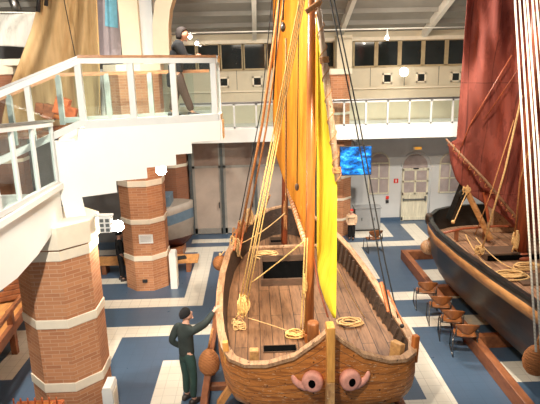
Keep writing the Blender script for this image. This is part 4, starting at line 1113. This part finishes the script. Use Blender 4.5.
# near-left wooden platform
t = thing('wooden_display_deck', 'orange planked display deck with brown rail at left edge', 'deck', (-5.5, 10.3, 0))
pl = [(-7.5, 7.2), (-5.0, 7.2), (-4.95, 8.9), (-5.25, 11.9), (-7.5, 11.9)]
b = MB(); b.prism([(x, y, .55) for x, y in pl], (0, 0, .12)); b.build('decking', M['platw'], t)
for pq in zip(pl[1:4], pl[2:5]):
    (xa, ya), (xb, yb) = pq
    b = MB(); b.beam((xa, ya, .95), (xb, yb, .95), .08, .09, bev=.01); b.build('rail', M['brownw'], t)
    b = MB(); b.beam((xa, ya, .58), (xb, yb, .58), .10, .2, bev=.01); b.build('edge_beam', M['brownw'], t)
for x, y in ((-5.0, 7.4), (-4.96, 8.9), (-5.1, 10.3), (-5.25, 11.8)):
    b = MB(); b.bx(x-.06, x+.06, y-.06, y+.06, 0, .98, bev=.01); b.build('post', M['brownw'], t)
for i in range(6):
    b = MB(); y = 11.3+i*.05; b.beam((-5.9+.1*i, y, .75+.12*i), (-4.9+.02*i, y+.3, .85+.12*i), .1, .1, bev=.01); b.build('stacked_beam', M['brownw'], t)
# small orange rack with pegs, bottom left
rk = at(36, 408, 7.3)
t = thing('orange_peg_rack', 'small orange wooden rack with upright pegs, bottom left corner', 'rack', (rk.x, 7.3, 0))
z = rk.z
b = MB(); b.bx(rk.x-.36, rk.x+.36, 7.1, 7.5, z-.12, z, bev=.01); b.build('top_board', M['orangew'], t)
for x in (-.33, .33):
    for y in (7.13, 7.47):
        b = MB(); b.bx(rk.x+x-.025, rk.x+x+.025, y-.025, y+.025, 0, z-.1); b.build('leg', M['orangew'], t)
for i in range(7):
    x = rk.x-.32+i*.107
    b = MB(); b.lathe([(.012, z), (.012, z+.15), (.016, z+.16), (.006, z+.18)], (x, 7.3, 0), 8); b.build('peg', M['orangew'], t)
b = MB(); b.box((rk.x+.12, 7.3, z+.03), (.26, .16, .06), bev=.015); b.build('drawer_box', M['mastw'], t)

# ------------------------------------------------------------------ chairs
def make_chair():
    t = thing('shell_chair', '', 'chair')
    # seat 0.44 high, facing +Y (its back towards the camera)
    n = 12
    rows = []
    for i in range(9):
        v = i/8; y = .24-v*.42
        wd = .21*(1-.18*(2*v-1)**4) + .0
        rows.append([Vector((wd*(2*j/n-1), y, .44 + .02*((2*j/n-1)**2) - .018*math.sin(v*math.pi) + (.03*max(0, v-.8)*5 if v > .8 else 0) - (.03*(1-v*5) if v < .2 else 0))) for j in range(n+1)])
    b = MB(); b.grid(rows); b.build('seat', M['chairw'], t, .012)
    rows = []
    for i in range(8):
        v = i/7; z = .56+v*.27; row = []
        for j in range(n+1):
            a = (2*j/n-1); wd = .225*(1-.28*(1-v)**3)
            zc = z - (.05*a*a*v) + (.09*a*a*(1-v))
            row.append(Vector((wd*a, -.235 - .05*v + .07*a*a, zc)))
        rows.append(row)
    b = MB(); b.grid(rows); b.build('backrest', M['chairw'], t, .012)
    for s in (-1, 1):
        b = MB(); b.tube([(s*.24, .24, .012), (s*.235, .2, .42), (s*.225, .05, .435), (s*.225, -.14, .44), (s*.215, -.19, .52), (s*.20, -.22, .68)], .012, 8); b.build('front_leg', M['chrome'], t)
        b = MB(); b.tube([(s*.24, -.25, .012), (s*.235, -.1, .30), (s*.225, .0, .43)], .012, 8); b.build('rear_leg', M['chrome'], t)
        b = MB(); b.box((s*.205, -.19, .52), (.03, .05, .09), bev=.006); b.build('back_bracket', M['chrome'], t)
        b = MB(); b.tube([(s*.24, -.26, .012), (s*.24, .25, .012)], .012, 8); b.build('floor_runner', M['chrome'], t)
    b = MB(); b.tube([(-.225, .05, .425), (.225, .05, .425)], .01, 8).tube([(-.225, -.12, .425), (.225, -.12, .425)], .01, 8); b.build('seat_bar', M['chrome'], t)
    return t
chair = make_chair()
labs = ['brown shell chair nearest the camera in the row of four', 'second brown shell chair of the row, behind the nearest', 'third brown shell chair of the row, behind two others',
        'farthest brown shell chair of the row beside black boat', 'single brown shell chair standing alone by grey cabinet']
spots = [(4.10, 9.72, R(-12)), (4.06, 10.35, R(-14)), (4.04, 11.05, R(-10)), (3.98, 11.85, R(-8)), (3.62, 15.95, R(8))]
for i, (x, y, a) in enumerate(spots):
    o = chair if i == 0 else copy_tree(chair)
    o.location = (x, y, 0); o.rotation_euler.z = a; o.scale = (1, 1, .9); o['label'] = labs[i]
    if i < 4: o['group'] = 'brown shell chairs in a row'

# ------------------------------------------------------------------ people
def skin_mesh(verts, edges, root=0, sub=2):
    me = bpy.data.meshes.new('sk'); me.from_pydata([v[0] for v in verts], edges, [])
    o = bpy.data.objects.new('sk', me); COL.objects.link(o)
    sk = o.modifiers.new('s', 'SKIN'); sk.use_smooth_shade = True; sk.branch_smoothing = .3
    if not me.skin_vertices: bpy.context.view_layer.update()
    for i, v in enumerate(verts):
        r = v[1]; r = (r, r) if isinstance(r, (int, float)) else r
        me.skin_vertices[0].data[i].radius = r
        me.skin_vertices[0].data[i].use_root = (i == root)
    ss = o.modifiers.new('u', 'SUBSURF'); ss.levels = sub; ss.render_levels = sub
    dg = bpy.context.evaluated_depsgraph_get(); ev = o.evaluated_get(dg)
    nm_ = bpy.data.meshes.new_from_object(ev)
    bpy.data.objects.remove(o); bpy.data.meshes.remove(me)
    for p in nm_.polygons: p.use_smooth = True
    return nm_
def mesh_obj(me, name, mat, parent, bm_extra=None):
    me.name = name; me.materials.clear(); me.materials.append(mat)
    if bm_extra:
        bm = bmesh.new(); bm.from_mesh(me); bm_extra(bm); bm.to_mesh(me); bm.free()
    for p in me.polygons: p.use_smooth = True
    o = bpy.data.objects.new(name, me); COL.objects.link(o); attach(o, parent); return o
def person(label, base, facing, H, J, mats, hat='beanie', detail=True, bulk=1.0):
    """J: joint positions in body frame (x right of figure, y forward, z up, metres for H = 1.75)."""
    s = H/1.75; rot = Matrix.Rotation(facing, 4, 'Z')
    def W(p): return Vector(base) + (rot @ (Vector(p)*s))
    t = thing('person', label, 'person', base)
    V = []; E = []; I = {}
    def add(k, p, r, par=None):
        I[k] = len(V); V.append((W(p), (r[0]*s, r[1]*s) if isinstance(r, tuple) else r*s))
        if par is not None: E.append((I[par], I[k]))
    add('pelvis', J['pelvis'], (.12, .10)); add('waist', J['waist'], (.11, .09), 'pelvis'); add('chest', J['chest'], (.135, .10), 'waist'); add('neckb', J['neckb'], .06, 'chest'); add('neck', J['neck'], .048, 'neckb')
    add('headc', J['head'], .07, 'neck')
    for sd in 'LR':
        add('sh'+sd, J['sh'+sd], .045, 'neckb'); add('el'+sd, J['el'+sd], .034, 'sh'+sd); add('wr'+sd, J['wr'+sd], .027, 'el'+sd)
        wr = Vector(J['wr'+sd]); el = Vector(J['el'+sd]); d = (wr-el).normalized()
        hd = J.get('hd'+sd, d); hd = Vector(hd).normalized(); sidev = Vector(J.get('hs'+sd, (1, 0, 0))); sidev = (sidev-hd*sidev.dot(hd)).normalized(); pn = hd.cross(sidev)
        palm = wr+hd*.05; add('pa'+sd, palm, (.034, .02), 'wr'+sd)
        if detail:
            for fi, (off, ln) in enumerate(((-.03, .062), (-.01, .072), (.011, .068), (.03, .054))):
                k = 'f%d%s' % (fi, sd); p1 = wr+hd*.088+sidev*off; add(k+'a', p1, .0095, 'pa'+sd)
                p2 = p1+hd*ln*.55+pn*.012; add(k+'b', p2, .0085, k+'a'); add(k+'c', p2+hd*ln*.35+pn*.028, .007, k+'b')
            k = 't'+sd; p1 = wr+hd*.035-sidev*.045; add(k+'a', p1, .011, 'pa'+sd); add(k+'b', p1+hd*.035-sidev*.018+pn*.01, .009, k+'a')
        add('hip'+sd, J['hip'+sd], .085, 'pelvis'); add('kn'+sd, J['kn'+sd], .055, 'hip'+sd); add('an'+sd, J['an'+sd], .038, 'kn'+sd)
        fd = Vector(J.get('toe'+sd, (0, .12, -.055))); add('to'+sd, Vector(J['an'+sd])+fd, .018, 'an'+sd)
    me = skin_mesh(V, E, 0, 2)
    hc = Vector(J['head']); hf = Vector(J.get('look', (0, 1, 0))).normalized(); hu = Vector((0, 0, 1)); hr = hf.cross(hu).normalized(); hu = hr.cross(hf)
    def HP(x, y, z): return W(hc + hr*x + hf*y + hu*z)
    def head(bm):
        def blob(c, sx, sy, sz, n=16):
            rings = []
            m = 11
            for i in range(m):
                th = math.pi*(i+.5)/m; ring = []
                for k in range(n):
                    ph = 2*math.pi*k/n; z = -math.cos(th); xx = math.sin(th)*math.cos(ph); yy = math.sin(th)*math.sin(ph)
                    if sx > .05 and z < 0: xx *= 1+.28*z*abs(z); yy *= 1 + (.05*z if yy > 0 else .2*z)
                    ring.append(bm.verts.new(HP(c[0]+xx*sx, c[1]+yy*sy, c[2]+z*sz)))
                rings.append(ring)
            for i in range(m-1):
                for k in range(n): bm.faces.new([rings[i][k], rings[i][(k+1) % n], rings[i+1][(k+1) % n], rings[i+1][k]])
            bm.faces.new(rings[0][::-1]); bm.faces.new(rings[-1])
        blob((0, .01, .03), .078, .098, .118)
        blob((0, .108, .015), .014, .02, .026, 8); blob((0, .10, -.035), .026, .010, .009, 8); blob((0, .088, -.075), .03, .02, .02, 8)
        for s_ in (-1, 1): blob((s_*.08, -.005, .02), .010, .018, .032, 8); blob((s_*.03, .092, .055), .022, .012, .008, 8)
        bmesh.ops.recalc_face_normals(bm, faces=bm.faces)
    body = mesh_obj(me, 'body', M['skin'], t, head)
    for s_ in (-1, 1):
        b = MB(); b.ball(HP(s_*.03, .094, .038), .010*s, 8); b.build('eye', M['white'], t)
        b = MB(); b.ball(HP(s_*.03, .103, .038), .005*s, 6); b.build('iris', M['flatblack'], t)
    # jacket
    add0 = add
    def add(k, p, r, par=None): add0(k, p, (r[0]*bulk, r[1]*bulk) if isinstance(r, tuple) else r*bulk, par)
    V = []; E = []; I = {}
    add('waist', J['waist'], (.145, .12)); add('hem', Vector(J['pelvis'])+Vector((0, 0, -.03)), (.15, .125), 'waist'); add('chest', J['chest'], (.165, .13), 'waist'); add('neckb', Vector(J['neckb'])+Vector((0, 0, .0)), .088, 'chest'); add('collar', Vector(J['neckb']).lerp(Vector(J['neck']), .7), .068, 'neckb')
    for sd in 'LR':
        add('sh'+sd, J['sh'+sd], .095, 'neckb'); add('el'+sd, J['el'+sd], .066, 'sh'+sd); add('cu'+sd, Vector(J['el'+sd]).lerp(Vector(J['wr'+sd]), .9), .043, 'el'+sd)
    mesh_obj(skin_mesh(V, E, 0, 2), 'jacket', M[mats[0]], t)
    V = []; E = []; I = {}
    add('pelvis', J['pelvis'], (.13, .11)); add('belt', Vector(J['pelvis']).lerp(Vector(J['waist']), .5), (.12, .1), 'pelvis')
    for sd in 'LR':
        add('hip'+sd, J['hip'+sd], .10, 'pelvis'); add('kn'+sd, J['kn'+sd], .072, 'hip'+sd); add('hem'+sd, Vector(J['an'+sd])+Vector((0, 0, .02)), .06, 'kn'+sd)
    mesh_obj(skin_mesh(V, E, 0, 2), 'trousers', M[mats[1]], t)
    for sd in 'LR':
        a = Vector(J['an'+sd]); fd = Vector(J.get('toe'+sd, (0, .17, -.05))); fh = Vector((fd.x, fd.y, 0)).normalized(); 
        b = MB(); q = Vector((fh.y, -fh.x, 0)); rings = []
        for dd, wd, hh in ((-.09, .03, .05), (-.07, .045, .09), (0, .048, .10), (.08, .052, .075), (.15, .05, .05), (.19, .03, .03)):
            c0 = Vector((a.x, a.y, 0))+fh*dd
            rings.append([W(c0+q*x_+Vector((0, 0, z_))) for x_, z_ in ((-wd, .0), (wd, .0), (wd, hh*.6), (wd*.5, hh), (-wd*.5, hh), (-wd, hh*.6))])
        b.loft(rings); b.build('shoe', M['shoe'], t)
    if hat == 'beanie' or hat == 'red':
        b = MB(); rings = []
        for zz_, rr in ((.045, 1.09), (.06, 1.11), (.09, 1.09), (.12, .98), (.145, .78), (.165, .5), (.172, .15)):
            rings.append([HP(math.cos(2*math.pi*k/18)*.080*rr, -.008+math.sin(2*math.pi*k/18)*.098*rr, zz_ - .02*math.sin(2*math.pi*k/18)*-1*.6) for k in range(18)])
        b.loft(rings, cap0=False); b.build('beanie', M['knit' if hat == 'beanie' else 'red'], t)
    else:
        b = MB(); rings = []
        for zz_, rr, fy in ((-.07, .95, -.4), (-.03, 1.1, -.2), (.03, 1.18, .0), (.08, 1.18, .3), (.12, 1.05, 1), (.15, .8, 1), (.17, .4, 1), (.175, .1, 1)):
            ring = []
            for k in range(20):
                a = 2*math.pi*k/20; x_ = math.cos(a)*.082*rr; y_ = math.sin(a)*.1*rr
                if y_ > 0 and fy < 1: y_ = y_*max(fy, 0) if fy >= 0 else y_*0 + fy*.05
                ring.append(HP(x_, -.015+y_, zz_))
            rings.append(ring)
        b.loft(rings); b.build('hair', M['hair'], t)
    return t
# man beside the boat: faces right-and-away, right arm on the rail
J = dict(pelvis=(0, 0, .93), waist=(0, .0, 1.10), chest=(0, .0, 1.30), neckb=(0, .0, 1.455), neck=(0, .03, 1.52), head=(0, .05, 1.61), look=(.25, 1, .32),
         shR=(.17, .02, 1.41), elR=(.22, .28, 1.46), wrR=(.24, .49, 1.63), hsR=(1, .2, 0), hdR=(.05, 1, .4),
         shL=(-.18, 0, 1.40), elL=(-.25, -.12, 1.15), wrL=(-.15, .05, .98), hdL=(.4, .4, -.9), hsL=(.1, 1, 0),
         hipR=(.09, 0, .88), knR=(.10, .03, .49), anR=(.10, .0, .085), hipL=(-.09, 0, .88), knL=(-.10, .04, .49), anL=(-.11, .03, .085))
FACE = R(-40)
person('man in black beanie, dark jacket and green trousers touching the boat rail', (-1.27, 8.40, 0), FACE, 1.74, J, ('jacket', 'trouser'))
# person on the landing
J2 = dict(pelvis=(0, 0, .90), waist=(0, .02, 1.08), chest=(0, .05, 1.29), neckb=(0, .09, 1.43), neck=(0, .13, 1.49), head=(0, .17, 1.57), look=(0, 1, -.15),
          shR=(.17, .08, 1.38), elR=(.2, .20, 1.15), wrR=(.12, .36, 1.17), hsR=(-.3, 0, 1), hdR=(-.2, 1, .1),
          shL=(-.17, .08, 1.38), elL=(-.22, .1, 1.12), wrL=(-.22, .12, .90), hdL=(0, .1, -1), hsL=(0, 1, 0),
          hipR=(.09, 0, .86), knR=(.09, .14, .47), anR=(.09, .27, .085), hipL=(-.09, 0, .86), knL=(-.10, -.02, .47), anL=(-.10, -.12, .085))
q = at(184, 116, 10.75)
person('person in black jacket and brown trousers standing on the stair landing', (-1.45, 10.55, 4.78), R(-80), 1.66, J2, ('knit', 'brtrouser'), 'hair', True, 1.28)
b = MB(); hb = at(170, 80, 10.3); b.box(hb, (.10, .24, .26), bev=.04)
b.tube([hb+Vector((0, -.08, .12)), hb+Vector((0, -.05, .26)), hb+Vector((0, .05, .26)), hb+Vector((0, .08, .12))], .012, 6)
tag(b.build('handbag', M['knit']), 'dark handbag held by the person on the landing', 'bag')
# small figure with red hat near grey cabinet, and figure in black behind the middle column
J3 = dict(pelvis=(0, 0, .93), waist=(0, 0, 1.1), chest=(0, 0, 1.3), neckb=(0, 0, 1.45), neck=(0, .01, 1.51), head=(0, .02, 1.59), look=(.4, 1, 0),
          shR=(.18, 0, 1.39), elR=(.23, .02, 1.13), wrR=(.22, .1, .9), shL=(-.18, 0, 1.39), elL=(-.23, .02, 1.13), wrL=(-.22, .1, .9),
          hipR=(.09, 0, .88), knR=(.1, .02, .49), anR=(.1, 0, .085), hipL=(-.09, 0, .88), knL=(-.1, .02, .49), anL=(-.1, 0, .085))
person('small figure in red hat and long beige coat beside the far brick column', (3.14, 17.1, 0), R(160), 1.06, J3, ('beige', 'knit'), 'red', False, 1.6)
person('figure in black half hidden behind the middle brick column', (-3.78, 14.15, 0), R(-60), 1.42, J3, ('knit', 'knit'), 'beanie', False)
